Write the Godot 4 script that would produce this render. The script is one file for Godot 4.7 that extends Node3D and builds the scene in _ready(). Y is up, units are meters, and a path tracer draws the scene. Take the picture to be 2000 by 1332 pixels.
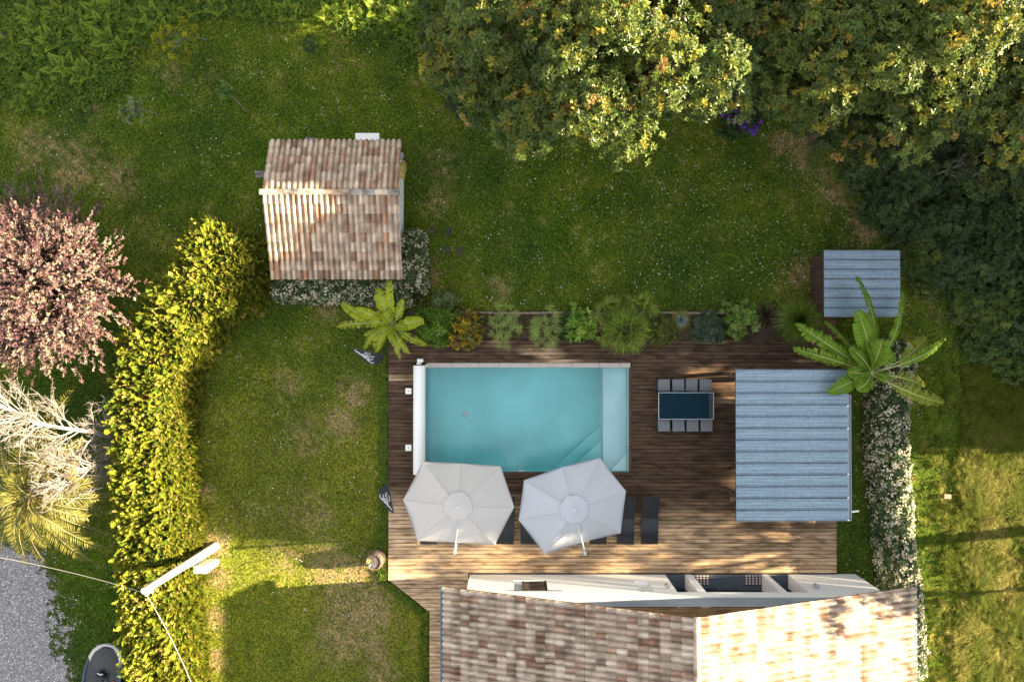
extends Node3D

# ---------- numbers that place things: photograph pixels (2000 x 1332) at a height above the lawn ----------
const CAM_H := 31.1
const FOCAL := 1556.0
const TILT := 0.012853
var rng := RandomNumberGenerator.new()
var nlow := FastNoiseLite.new()
var nmid := FastNoiseLite.new()
var nhigh := FastNoiseLite.new()
var used := {}
var M := {}
var dry_spots := []
var green_spots := []

# ---------- mesh collector ----------
class MB:
	var v := PackedVector3Array()
	var n := PackedVector3Array()
	var c := PackedColorArray()
	var uv := PackedVector2Array()
	var col := Color(1, 1, 1)
	var xf := Transform3D()
	func put(p: Vector3, m: Vector3, k: Color) -> void:
		v.append(p)
		n.append(m)
		c.append(k)
	func tri(a: Vector3, b: Vector3, d: Vector3, hint := Vector3.ZERO) -> void:
		a = xf * a
		b = xf * b
		d = xf * d
		var m := (d - a).cross(b - a)
		if m.length_squared() < 1e-16:
			return
		m = m.normalized()
		if hint != Vector3.ZERO and m.dot(xf.basis * hint) < 0.0:
			m = -m
			var t := b
			b = d
			d = t
		put(a, m, col)
		put(b, m, col)
		put(d, m, col)
	func quad(a: Vector3, b: Vector3, d: Vector3, e: Vector3, hint := Vector3.ZERO) -> void:
		tri(a, b, d, hint)
		tri(a, d, e, hint)
	func stri(a: Vector3, b: Vector3, d: Vector3, na: Vector3, nb: Vector3, nd: Vector3) -> void:
		a = xf * a
		b = xf * b
		d = xf * d
		na = (xf.basis * na).normalized()
		nb = (xf.basis * nb).normalized()
		nd = (xf.basis * nd).normalized()
		if (d - a).cross(b - a).dot(na + nb + nd) < 0.0:
			put(a, na, col)
			put(d, nd, col)
			put(b, nb, col)
		else:
			put(a, na, col)
			put(b, nb, col)
			put(d, nd, col)
	func squad(a: Vector3, b: Vector3, d: Vector3, e: Vector3, na: Vector3, nb: Vector3, nd: Vector3, ne: Vector3) -> void:
		stri(a, b, d, na, nb, nd)
		stri(a, d, e, na, nd, ne)
	func box(o: Vector3, s: Vector3, ch := 0.0) -> void:
		var h := s * 0.5
		if ch <= 0.0:
			for ax in 3:
				for sg in [-1.0, 1.0]:
					var u := Vector3.ZERO
					u[ax] = h[ax] * sg
					var p := Vector3.ZERO
					p[(ax + 1) % 3] = h[(ax + 1) % 3]
					var q := Vector3.ZERO
					q[(ax + 2) % 3] = h[(ax + 2) % 3]
					quad(o + u - p - q, o + u + p - q, o + u + p + q, o + u - p + q, u)
			return
		var k := Vector3(h.x - ch, h.y - ch, h.z - ch)
		for ax in 3:
			var b := (ax + 1) % 3
			var d := (ax + 2) % 3
			for sg in [-1.0, 1.0]:
				var u := Vector3.ZERO
				u[ax] = h[ax] * sg
				var p := Vector3.ZERO
				p[b] = k[b]
				var q := Vector3.ZERO
				q[d] = k[d]
				quad(o + u - p - q, o + u + p - q, o + u + p + q, o + u - p + q, u)
			for s1 in [-1.0, 1.0]:
				for s2 in [-1.0, 1.0]:
					var e1 := Vector3.ZERO
					e1[b] = h[b] * s1
					e1[d] = k[d] * s2
					var e2 := Vector3.ZERO
					e2[b] = k[b] * s1
					e2[d] = h[d] * s2
					var l := Vector3.ZERO
					l[ax] = k[ax]
					quad(o + e1 - l, o + e1 + l, o + e2 + l, o + e2 - l, e1 + e2)
		for sx in [-1.0, 1.0]:
			for sy in [-1.0, 1.0]:
				for sz in [-1.0, 1.0]:
					tri(o + Vector3(h.x * sx, k.y * sy, k.z * sz), o + Vector3(k.x * sx, h.y * sy, k.z * sz), o + Vector3(k.x * sx, k.y * sy, h.z * sz), Vector3(sx, sy, sz))
	func tube(p: Array, r: Array, sides := 6, cap := true) -> void:
		var rings := []
		var dirs := []
		var up := Vector3.UP
		for i in p.size():
			var d: Vector3 = (p[mini(i + 1, p.size() - 1)] - p[maxi(i - 1, 0)]).normalized()
			if absf(d.dot(up)) > 0.93:
				up = Vector3.RIGHT if absf(d.x) < 0.8 else Vector3.BACK
			var s := d.cross(up).normalized()
			var w := s.cross(d).normalized()
			up = w
			var ring := []
			var nr := []
			for k in sides:
				var a := TAU * k / sides
				var m := s * cos(a) + w * sin(a)
				ring.append(p[i] + m * r[i])
				nr.append(m)
			rings.append(ring)
			dirs.append(nr)
		for i in p.size() - 1:
			for k in sides:
				var q := (k + 1) % sides
				squad(rings[i][k], rings[i][q], rings[i + 1][q], rings[i + 1][k], dirs[i][k], dirs[i][q], dirs[i + 1][q], dirs[i + 1][k])
		if cap:
			for e in [0, p.size() - 1]:
				var away: Vector3 = (p[e] - p[1 if e == 0 else e - 1]).normalized()
				for k in range(1, sides - 1):
					tri(rings[e][0], rings[e][k], rings[e][k + 1], away)
	func lathe(o: Vector3, prof: Array, sides := 16) -> void:   # prof: Vector2(radius, y)
		for i in prof.size() - 1:
			var a: Vector2 = prof[i]
			var b: Vector2 = prof[i + 1]
			var t := (b - a).normalized()
			var m := Vector2(t.y, -t.x)
			for k in sides:
				var u := Vector3(cos(TAU * k / sides), 0, sin(TAU * k / sides))
				var w := Vector3(cos(TAU * (k + 1) / sides), 0, sin(TAU * (k + 1) / sides))
				var nu := u * m.x + Vector3(0, m.y, 0)
				var nw := w * m.x + Vector3(0, m.y, 0)
				squad(o + u * a.x + Vector3(0, a.y, 0), o + w * a.x + Vector3(0, a.y, 0), o + w * b.x + Vector3(0, b.y, 0), o + u * b.x + Vector3(0, b.y, 0), nu, nw, nw, nu)
	func leaf(o: Vector3, d: Vector3, side: Vector3, l: float, w: float, fold := 0.25) -> void:
		var nn := side.cross(d).normalized()
		var m := o + d * l * 0.45
		var t := o + d * l
		var a := m + side * w * 0.5 + nn * w * fold
		var b := m - side * w * 0.5 + nn * w * fold
		tri(o, a, t, nn)
		tri(o, t, b, nn)
	func mesh(mat: Material = null) -> ArrayMesh:
		var arr := []
		arr.resize(Mesh.ARRAY_MAX)
		arr[Mesh.ARRAY_VERTEX] = v
		arr[Mesh.ARRAY_NORMAL] = n
		arr[Mesh.ARRAY_COLOR] = c
		if uv.size() == v.size():
			arr[Mesh.ARRAY_TEX_UV] = uv
		var m := ArrayMesh.new()
		m.add_surface_from_arrays(Mesh.PRIMITIVE_TRIANGLES, arr)
		if mat:
			m.surface_set_material(0, mat)
		return m

# ---------- places ----------
func W(px: float, py: float, h := 0.0) -> Vector3:   # the point of the garden at height h that the photograph shows at this pixel
	var u := (px - 1000.0) / FOCAL
	var w := (py - 666.0) / FOCAL
	var d := Vector3(0, -cos(TILT), -sin(TILT)) + Vector3.RIGHT * u - Vector3(0, sin(TILT), -cos(TILT)) * w
	return Vector3(0, CAM_H, 0) + d * ((h - CAM_H) / d.y)

func R(a: float, b: float) -> float:
	return rng.randf_range(a, b)

func rdir() -> Vector3:
	var z := R(-1, 1)
	var a := R(0, TAU)
	var s := sqrt(1.0 - z * z)
	return Vector3(s * cos(a), z, s * sin(a))

func inside(poly: Array, x: float, y: float) -> bool:
	return Geometry2D.is_point_in_polygon(Vector2(x, y), PackedVector2Array(poly))

# ---------- nodes ----------
func nm(called: String) -> String:
	if not used.has(called):
		used[called] = 0
		return called
	used[called] += 1
	return "%s_%03d" % [called, used[called]]

func tag(o: Node, label: String, category: String, group := "", kind := "") -> Node:
	if label:
		o.set_meta("label", label)
	if category:
		o.set_meta("category", category)
	if group:
		o.set_meta("group", group)
	if kind:
		o.set_meta("kind", kind)
	return o

func thing(called: String, label: String, category: String, group := "", at := Vector3.ZERO, turn := 0.0) -> Node3D:
	var o := Node3D.new()
	o.name = nm(called)
	add_child(o)
	o.position = at
	o.rotation.y = turn
	tag(o, label, category, group)
	return o

func part(called: String, mesh: Mesh, mat: Material, parent: Node, t := Transform3D()) -> MeshInstance3D:
	var o := MeshInstance3D.new()
	o.name = called
	o.mesh = mesh
	o.material_override = mat
	o.transform = t
	parent.add_child(o, true)
	return o

func pb(called: String, b: MB, mat: Material, parent: Node) -> MeshInstance3D:
	return part(called, b.mesh(), mat, parent)

func solo(called: String, b: MB, mat: Material, label: String, category: String, group := "", kind := "") -> MeshInstance3D:
	var o := part(nm(called), b.mesh(), mat, self)
	tag(o, label, category, group, kind)
	return o

func copy(o: Node3D, label: String, at: Vector3, turn := 0.0, s := 1.0) -> Node3D:
	var d: Node3D = o.duplicate()
	d.name = nm(String(o.get_meta("stem", o.name)))
	add_child(d)
	d.position = at
	d.rotation.y = turn
	d.scale = Vector3.ONE * s
	d.set_meta("label", label)
	return d

func multi(called: String, mesh: Mesh, mat: Material, xs: Array, cs: Array, parent: Node, kind := "stuff") -> MultiMeshInstance3D:
	var mm := MultiMesh.new()
	mm.transform_format = MultiMesh.TRANSFORM_3D
	mm.use_colors = true
	mm.mesh = mesh
	mm.instance_count = xs.size()
	for i in xs.size():
		mm.set_instance_transform(i, xs[i])
		mm.set_instance_color(i, cs[i])
	var o := MultiMeshInstance3D.new()
	o.name = called
	o.multimesh = mm
	o.material_override = mat
	parent.add_child(o, true)
	if kind:
		o.set_meta("kind", kind)
	return o

# ---------- materials ----------
func noise_tex(freq: float, oct: int, lo: Color, hi: Color, type := FastNoiseLite.TYPE_SIMPLEX_SMOOTH, size := 512, mid = null, sd := 1) -> NoiseTexture2D:
	var f := FastNoiseLite.new()
	f.noise_type = type
	f.frequency = freq
	f.fractal_octaves = oct
	f.seed = sd
	var g := Gradient.new()
	g.set_color(0, lo)
	g.set_color(1, hi)
	g.set_offset(0, 0.18)
	g.set_offset(1, 0.82)
	if mid != null:
		g.add_point(0.5, mid)
	var t := NoiseTexture2D.new()
	t.width = size
	t.height = size
	t.seamless = true
	t.noise = f
	t.color_ramp = g
	return t

func lin(r: float, g: float, b: float) -> Color:   # a real-world base colour
	return Color(r, g, b).linear_to_srgb()

func mat(col: Color, rough := 0.8, vcol := false, back := 0.0, metal := 0.0, spec := 0.5) -> StandardMaterial3D:
	var m := StandardMaterial3D.new()
	m.albedo_color = col
	m.roughness = rough
	m.metallic = metal
	m.metallic_specular = spec
	m.vertex_color_use_as_albedo = vcol
	m.cull_mode = BaseMaterial3D.CULL_DISABLED
	if back > 0.0:
		m.backlight_enabled = true
		m.backlight = Color(back, back, back)
	return m

func textured(m: StandardMaterial3D, t: Texture2D, sc: Vector3, t2: Texture2D = null, sc2 := Vector3.ONE) -> StandardMaterial3D:
	m.albedo_texture = t
	m.uv1_triplanar = true
	m.uv1_world_triplanar = true
	m.uv1_scale = sc
	if t2:
		m.detail_enabled = true
		m.detail_albedo = t2
		m.detail_blend_mode = BaseMaterial3D.BLEND_MODE_MUL
		m.detail_uv_layer = BaseMaterial3D.DETAIL_UV_2
		m.uv2_triplanar = true
		m.uv2_world_triplanar = true
		m.uv2_scale = sc2
	return m

func pick(pal: Array) -> Color:   # pal: [weight, Color, weight, Color ...]
	var total := 0.0
	for i in range(0, pal.size(), 2):
		total += pal[i]
	var t := R(0, total)
	for i in range(0, pal.size(), 2):
		t -= pal[i]
		if t <= 0.0:
			var k := R(0.78, 1.25)
			var c: Color = pal[i + 1]
			return Color(c.r * k * R(0.92, 1.08), c.g * k, c.b * k * R(0.9, 1.1))
	return pal[1]

func _ready() -> void:
	# camera
	var cam := Camera3D.new()
	cam.name = "camera"
	add_child(cam)
	cam.position = Vector3(0, CAM_H, 0)
	cam.rotation = Vector3(-PI / 2 + TILT, 0, 0)
	cam.fov = 2.0 * rad_to_deg(atan(666.0 / FOCAL))
	cam.near = 0.5
	cam.far = 900.0
	cam.current = true
	# sky, exposure
	var sky := ProceduralSkyMaterial.new()
	sky.sky_top_color = lin(0.150, 0.158, 0.170)
	sky.sky_horizon_color = lin(0.185, 0.172, 0.150)
	sky.sky_curve = 0.2
	sky.ground_bottom_color = lin(0.05, 0.06, 0.03)
	sky.ground_horizon_color = lin(0.16, 0.16, 0.13)
	sky.sun_angle_max = 4.0
	sky.sky_energy_multiplier = 1.0
	var env := Environment.new()
	env.background_mode = Environment.BG_SKY
	env.sky = Sky.new()
	env.sky.sky_material = sky
	env.tonemap_mode = Environment.TONE_MAPPER_LINEAR
	env.tonemap_exposure = 9.5
	env.sdfgi_enabled = true
	env.ssao_enabled = true
	env.ssil_enabled = true
	var we := WorldEnvironment.new()
	we.name = "world"
	we.environment = env
	add_child(we)
	# sun: low, from the right and a little from the top of the photograph
	var sun := DirectionalLight3D.new()
	sun.name = "sun"
	var el := deg_to_rad(19.0)
	var az := deg_to_rad(4.0)
	sun.basis = Basis.looking_at(Vector3(-cos(el) * cos(az), -sin(el), cos(el) * sin(az)))
	sun.light_energy = 1.6
	sun.light_color = Color(1.0, 0.91, 0.75)
	sun.light_angular_distance = 0.6
	sun.shadow_enabled = true
	add_child(sun)

	rng.seed = 4711
	nlow.frequency = 0.16
	nlow.seed = 3
	nmid.frequency = 0.7
	nmid.seed = 5
	nhigh.frequency = 2.6
	nhigh.seed = 9
	nhigh.fractal_octaves = 3
	rng.seed = 107
	materials()
	rng.seed = 114
	spots()
	rng.seed = 121
	ground()
	rng.seed = 128
	deck()
	rng.seed = 135
	pool()
	rng.seed = 142
	house()
	rng.seed = 149
	shed()
	rng.seed = 156
	hut()
	rng.seed = 163
	pavilion()
	rng.seed = 170
	umbrellas()
	rng.seed = 177
	loungers()
	rng.seed = 184
	dining()
	rng.seed = 191
	small_things()
	rng.seed = 198
	jet_ski()
	rng.seed = 205
	pole()
	rng.seed = 212
	hedges()
	rng.seed = 219
	plum_tree()
	rng.seed = 226
	bare_tree()
	rng.seed = 233
	date_palm()
	rng.seed = 240
	bananas()
	rng.seed = 247
	bed()
	rng.seed = 254
	oaks()
	rng.seed = 261
	shrubs()
	rng.seed = 268
	ferns()
	rng.seed = 275
	saplings()
	rng.seed = 282
	lawn_cover()

func materials() -> void:
	var g1 := noise_tex(0.02, 4, Color(0.90, 0.90, 0.90), Color(1, 1, 1), FastNoiseLite.TYPE_SIMPLEX_SMOOTH, 512, null, 11)
	var g2 := noise_tex(0.03, 5, Color(0.45, 0.43, 0.42), Color(1, 1, 1), FastNoiseLite.TYPE_SIMPLEX_SMOOTH, 512, Color(0.86, 0.85, 0.84), 12)
	var fine := noise_tex(0.09, 3, Color(0.40, 0.43, 0.34), Color(1, 1, 0.96), FastNoiseLite.TYPE_SIMPLEX, 1024, Color(0.72, 0.74, 0.66), 13)
	var coarse := noise_tex(0.035, 4, Color(0.55, 0.6, 0.5), Color(1, 1, 1), FastNoiseLite.TYPE_SIMPLEX, 1024, Color(0.8, 0.82, 0.76), 14)
	var streak := noise_tex(0.012, 4, Color(0.6, 0.6, 0.6), Color(1, 1, 1), FastNoiseLite.TYPE_SIMPLEX_SMOOTH, 512, Color(0.85, 0.85, 0.85), 15)
	var speck := noise_tex(0.12, 2, Color(0.35, 0.33, 0.3), Color(1, 1, 1), FastNoiseLite.TYPE_SIMPLEX, 512, Color(0.93, 0.92, 0.9), 16)
	M.ground = textured(mat(Color.WHITE, 0.95, true, 0.0, 0.0, 0.2), fine, Vector3.ONE * 0.42, coarse, Vector3.ONE * 0.19)
	M.gravel = textured(mat(Color.WHITE, 0.95, true, 0.0, 0.0, 0.3), noise_tex(0.12, 3, Color(0.66, 0.66, 0.67), Color(1, 1, 1), FastNoiseLite.TYPE_CELLULAR, 512, null, 18), Vector3.ONE * 1.1, g1, Vector3.ONE * 0.5)
	M.stone_bit = mat(Color.WHITE, 0.9, true)
	M.wood = textured(mat(Color.WHITE, 0.8, true, 0.0, 0.0, 0.28), noise_tex(0.016, 4, Color(0.80, 0.79, 0.78), Color(1, 1, 1), FastNoiseLite.TYPE_SIMPLEX_SMOOTH, 512, Color(0.92, 0.92, 0.92), 25), Vector3(0.10, 2.0, 4.0), noise_tex(0.012, 4, Color(0.70, 0.68, 0.66), Color(1, 1, 1), FastNoiseLite.TYPE_SIMPLEX_SMOOTH, 512, Color(0.95, 0.95, 0.95), 26), Vector3(0.16, 0.3, 0.7))
	M.wood_z = textured(mat(Color.WHITE, 0.75, true), streak, Vector3(6.0, 0.4, 0.5), g2, Vector3.ONE * 0.6)
	M.wood_y = textured(mat(Color.WHITE, 0.75, true), streak, Vector3(6.0, 0.4, 6.0), g2, Vector3.ONE * 0.6)
	M.dark_under = mat(lin(0.02, 0.016, 0.012), 0.95)
	M.white_wall = mat(lin(0.84, 0.84, 0.835), 0.85)
	M.white = mat(lin(0.78, 0.78, 0.77), 0.5)
	M.offwhite = mat(lin(0.7, 0.68, 0.63), 0.6)
	M.zinc = textured(mat(lin(0.46, 0.51, 0.54), 0.5, false, 0.0, 0.2), noise_tex(0.01, 3, Color(0.86, 0.87, 0.88), Color(1, 1, 1), FastNoiseLite.TYPE_SIMPLEX_SMOOTH, 256, null, 29), Vector3(0.12, 0.2, 0.5))
	M.steel_roof = textured(mat(lin(0.25, 0.335, 0.405), 0.45, false, 0.0, 0.2, 0.5), noise_tex(0.011, 4, Color(0.82, 0.84, 0.86), Color(1, 1, 1), FastNoiseLite.TYPE_SIMPLEX_SMOOTH, 512, Color(0.93, 0.94, 0.95), 21), Vector3(0.08, 1.0, 3.2), g1, Vector3.ONE * 0.6)
	M.gutter = mat(lin(0.30, 0.34, 0.38), 0.45, false, 0.0, 0.4)
	M.gutter_dark = mat(lin(0.06, 0.10, 0.14), 0.5)
	M.glass_dark = mat(lin(0.012, 0.016, 0.02), 0.06, false, 0.0, 0.0, 0.6)
	M.slate = textured(mat(lin(0.085, 0.115, 0.145), 0.7), g2, Vector3.ONE * 1.6)
	M.frame_dark = mat(lin(0.03, 0.034, 0.04), 0.45)
	M.tile_black = mat(lin(0.02, 0.01, 0.014), 0.5)
	M.tile_pale = mat(lin(0.5, 0.43, 0.42), 0.5)
	M.liner = textured(mat(Color.WHITE, 0.6, true), noise_tex(0.008, 3, Color(0.84, 0.88, 0.885), Color(1, 1, 1), FastNoiseLite.TYPE_SIMPLEX_SMOOTH, 256, null, 77), Vector3.ONE * 0.13)
	var water := mat(Color(0.10, 0.52, 0.56, 0.12), 0.03)
	water.transparency = BaseMaterial3D.TRANSPARENCY_ALPHA
	water.normal_enabled = true
	var rip := noise_tex(0.02, 3, Color(0, 0, 0), Color(1, 1, 1), FastNoiseLite.TYPE_SIMPLEX_SMOOTH, 512, null, 23)
	rip.as_normal_map = true
	rip.color_ramp = null
	rip.bump_strength = 3.0
	water.normal_texture = rip
	water.normal_scale = 0.6
	water.uv1_triplanar = true
	water.uv1_world_triplanar = true
	water.uv1_scale = Vector3.ONE * 0.6
	M.water = water
	M.coping = textured(mat(lin(0.62, 0.56, 0.51), 0.85), g2, Vector3.ONE * 1.8)
	M.canopy_warm = mat(lin(0.46, 0.44, 0.42), 0.85, false, 0.35)
	M.canopy_cool = mat(lin(0.41, 0.425, 0.46), 0.85, false, 0.35)
	M.alu = mat(lin(0.45, 0.48, 0.50), 0.4, false, 0.0, 0.5)
	M.alu_dark = mat(lin(0.16, 0.19, 0.21), 0.45, false, 0.0, 0.4)
	M.sling = mat(lin(0.014, 0.017, 0.022), 0.33, false, 0.0, 0.0, 0.42)
	M.black = mat(lin(0.012, 0.013, 0.015), 0.5)
	M.pad = textured(mat(lin(0.20, 0.22, 0.25), 0.9), speck, Vector3.ONE * 2.0)
	M.wicker = textured(mat(lin(0.035, 0.04, 0.05), 0.8), speck, Vector3.ONE * 6.0)
	M.table_glass = mat(lin(0.004, 0.020, 0.030), 0.15, false, 0.0, 0.0, 0.12)
	M.rubber = mat(lin(0.025, 0.027, 0.03), 0.7)
	M.concrete = textured(mat(lin(0.46, 0.43, 0.40), 0.9), g2, Vector3.ONE * 0.9)
	M.barrel = textured(mat(Color.WHITE, 0.85, true), streak, Vector3(5.0, 0.7, 5.0), g2, Vector3.ONE * 1.2)
	M.hoop = mat(lin(0.16, 0.16, 0.16), 0.6, false, 0.0, 0.5)
	M.orange = mat(lin(0.62, 0.30, 0.06), 0.7)
	M.blue_dark = mat(lin(0.02, 0.06, 0.09), 0.5)
	M.cable = mat(lin(0.30, 0.28, 0.25), 0.8)
	M.hose = mat(lin(0.50, 0.36, 0.08), 0.6)
	M.grey_wood = textured(mat(lin(0.20, 0.18, 0.165), 0.9), streak, Vector3(0.5, 4, 6))
	M.brick = textured(mat(lin(0.45, 0.26, 0.19), 0.9), speck, Vector3.ONE * 3.0)
	M.soil = textured(mat(lin(0.075, 0.050, 0.034), 1.0), g2, Vector3.ONE * 1.4)
	M.edging = textured(mat(lin(0.30, 0.23, 0.16), 0.9), streak, Vector3(0.6, 4, 6))
	M.bark = textured(mat(lin(0.12, 0.09, 0.065), 0.95), g2, Vector3.ONE * 1.2)
	M.bark_white = textured(mat(lin(0.25, 0.225, 0.205), 0.9), g1, Vector3.ONE * 1.5)
	M.leaf = mat(Color.WHITE, 0.45, true, 0.5, 0.0, 0.36)
	M.leaf_matt = mat(Color.WHITE, 0.75, true, 0.6, 0.0, 0.2)
	M.banana = mat(Color.WHITE, 0.5, true, 0.6, 0.0, 0.22)
	M.leaf_oak = mat(Color.WHITE, 0.40, true, 0.8, 0.0, 0.42)
	M.midrib = mat(lin(0.30, 0.33, 0.12), 0.5)
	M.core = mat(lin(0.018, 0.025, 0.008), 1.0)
	M.petal = mat(Color.WHITE, 0.7, true, 0.5)
	M.hull_black = mat(lin(0.018, 0.020, 0.026), 0.35)
	M.hull_grey = mat(lin(0.42, 0.41, 0.39), 0.45)
	M.hull_blue = mat(lin(0.015, 0.05, 0.10), 0.3)
	M.hood = textured(mat(lin(0.045, 0.048, 0.055), 0.55), speck, Vector3.ONE * 3.0)
	M.seat = mat(lin(0.22, 0.26, 0.28), 0.7)
	M.red = mat(lin(0.4, 0.04, 0.02), 0.6)
	M.chrome = mat(lin(0.7, 0.7, 0.7), 0.2, false, 0.0, 0.9)
	M.flag = mat(lin(0.014, 0.016, 0.026), 0.8, false, 0.3)
	M.flag_print = mat(lin(0.62, 0.64, 0.68), 0.8)
	# roof tiles: five clays each, sharing one lichen texture
	var lich := noise_tex(0.05, 4, Color(0.36, 0.33, 0.31), Color(1, 1, 1), FastNoiseLite.TYPE_SIMPLEX, 512, Color(0.88, 0.87, 0.85), 31)
	for e in [["shed", [[0.50, 0.385, 0.29], [0.44, 0.32, 0.235], [0.54, 0.44, 0.35], [0.30, 0.165, 0.105], [0.39, 0.185, 0.10], [0.235, 0.14, 0.105]]], ["house", [[0.43, 0.355, 0.29], [0.37, 0.30, 0.25], [0.47, 0.40, 0.34], [0.25, 0.155, 0.115], [0.33, 0.215, 0.165], [0.20, 0.14, 0.12]]]]:
		for i in e[1].size():
			var k: Array = e[1][i]
			M[e[0] + str(i)] = textured(mat(lin(k[0], k[1], k[2]), 0.9, false, 0.0, 0.0, 0.25), lich, Vector3.ONE * 1.5, g1, Vector3.ONE * 0.9)

func spots() -> void:
	# worn, dry places of the lawn: pixel, radius in metres, strength
	for a in [[150, 325, 1.3, 0.7], [230, 350, 1.0, 0.6], [70, 290, 1.2, 0.6], [180, 215, 0.5, 0.5], [330, 150, 0.7, 0.5], [420, 160, 0.6, 0.4], [270, 470, 1.2, 0.3], [870, 325, 0.9, 0.5], [850, 400, 0.8, 0.5], [975, 565, 0.7, 0.6],
		[690, 770, 0.8, 0.8], [665, 830, 0.9, 0.7], [560, 750, 0.9, 0.5], [600, 850, 1.2, 0.5], [480, 1000, 1.0, 0.4], [600, 1010, 1.3, 0.5], [640, 1100, 1.2, 0.7], [700, 1190, 1.6, 0.95], [670, 1240, 1.3, 0.8], [730, 1270, 0.9, 0.8], [745, 1320, 0.7, 0.8], [690, 1130, 0.9, 0.9],
		[560, 1090, 1.0, 0.5], [430, 1130, 0.5, 0.9], [415, 1210, 0.55, 1.0], [412, 1290, 0.55, 1.0], [420, 1060, 0.6, 0.9], [405, 960, 0.4, 0.7], [385, 720, 0.35, 0.8], [520, 500, 0.5, 0.7], [515, 570, 0.5, 0.7], [640, 610, 0.6, 0.6], [730, 600, 0.7, 0.5],
		[1000, 470, 0.7, 0.25], [1250, 480, 0.8, 0.25], [1580, 300, 0.9, 1.0], [1640, 360, 0.9, 1.0], [1690, 440, 0.8, 0.9], [1560, 530, 0.7, 0.8], [1850, 590, 0.9, 0.6], [1690, 880, 0.5, 0.5], [1960, 1100, 1.0, 0.3], [1900, 1250, 0.9, 0.4], [1530, 280, 0.6, 0.8], [1585, 690, 0.4, 0.6]]:
		var p := W(a[0], a[1])
		dry_spots.append([p.x, p.z, a[2], a[3]])
	for a in [[600, 300, 2.5, 0.5], [1100, 420, 2.5, 0.4], [300, 190, 1.2, 0.4], [470, 1230, 1.5, 0.5], [800, 470, 1.2, 0.4], [560, 60, 1.5, 0.4], [80, 620, 3.0, 0.4], [200, 1150, 1.4, 0.5]]:
		var p := W(a[0], a[1])
		green_spots.append([p.x, p.z, a[2], a[3]])

func drive(x: float, z: float) -> float:   # how much gravel lies here
	var e := -17.95 + 0.16 * (z - 9.0) + nmid.get_noise_2d(x, z) * 0.9 + nhigh.get_noise_2d(x, z) * 0.5
	var top := 7.6 + nmid.get_noise_2d(x + 50, z) * 0.5 + (x + 20.0) * 0.25
	return minf(smoothstep(0.8, -0.8, x - e), smoothstep(-0.7, 0.7, z - top))

func gcol(x: float, z: float) -> Color:   # base colour of the ground cover
	var a := nlow.get_noise_2d(x, z)
	var b := nmid.get_noise_2d(x, z)
	var h := nhigh.get_noise_2d(x, z)
	var r := 0.057 + 0.034 * a + 0.022 * b
	var g := 0.078 + 0.030 * a + 0.020 * b
	var bl := 0.0105 + 0.002 * b
	var yel := smoothstep(-2.0, 5.0, z) * smoothstep(2.0, -4.0, x) * smoothstep(-15.0, -12.0, x) * 0.8 + 0.18 * smoothstep(0.0, 0.5, a + 0.4 * b)
	r += yel * 0.062
	g += yel * 0.042
	bl += yel * 0.008
	var dry := 0.0
	for s in dry_spots:
		var dx: float = x - s[0]
		var dz: float = z - s[1]
		var q: float = (dx * dx + dz * dz) / (s[2] * s[2])
		if q < 4.0:
			dry = maxf(dry, s[3] * exp(-q))
	var lush := 0.0
	for s in green_spots:
		var dx: float = x - s[0]
		var dz: float = z - s[1]
		var q: float = (dx * dx + dz * dz) / (s[2] * s[2])
		if q < 4.0:
			lush = maxf(lush, s[3] * exp(-q))
	r -= lush * 0.026
	g -= lush * 0.004
	bl -= lush * 0.006
	var t := clampf(dry * 1.5 - 0.30 + h * 0.95 + b * 0.45, 0.0, 1.0) * clampf(dry * 2.0, 0, 1)
	t = maxf(t, 0.5 * smoothstep(0.32, 0.62, h * 0.7 + b * 0.5 + a * 0.3))
	var c := Color(lerpf(r, 0.215, t), lerpf(g, 0.150, t), lerpf(bl, 0.088, t)) * 1.5
	if x < -15.5 and z > 6.0:
		c = c.lerp(Color(0.24, 0.215, 0.20), clampf(drive(x, z) * 0.9 + h * 0.35, 0.0, 1.0) * drive(x - 0.5, z + 0.3))
	return c

func hole(x: float, z: float) -> bool:
	return x > -3.42 and x < 4.62 and z > 0.53 and z < 4.76

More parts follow.
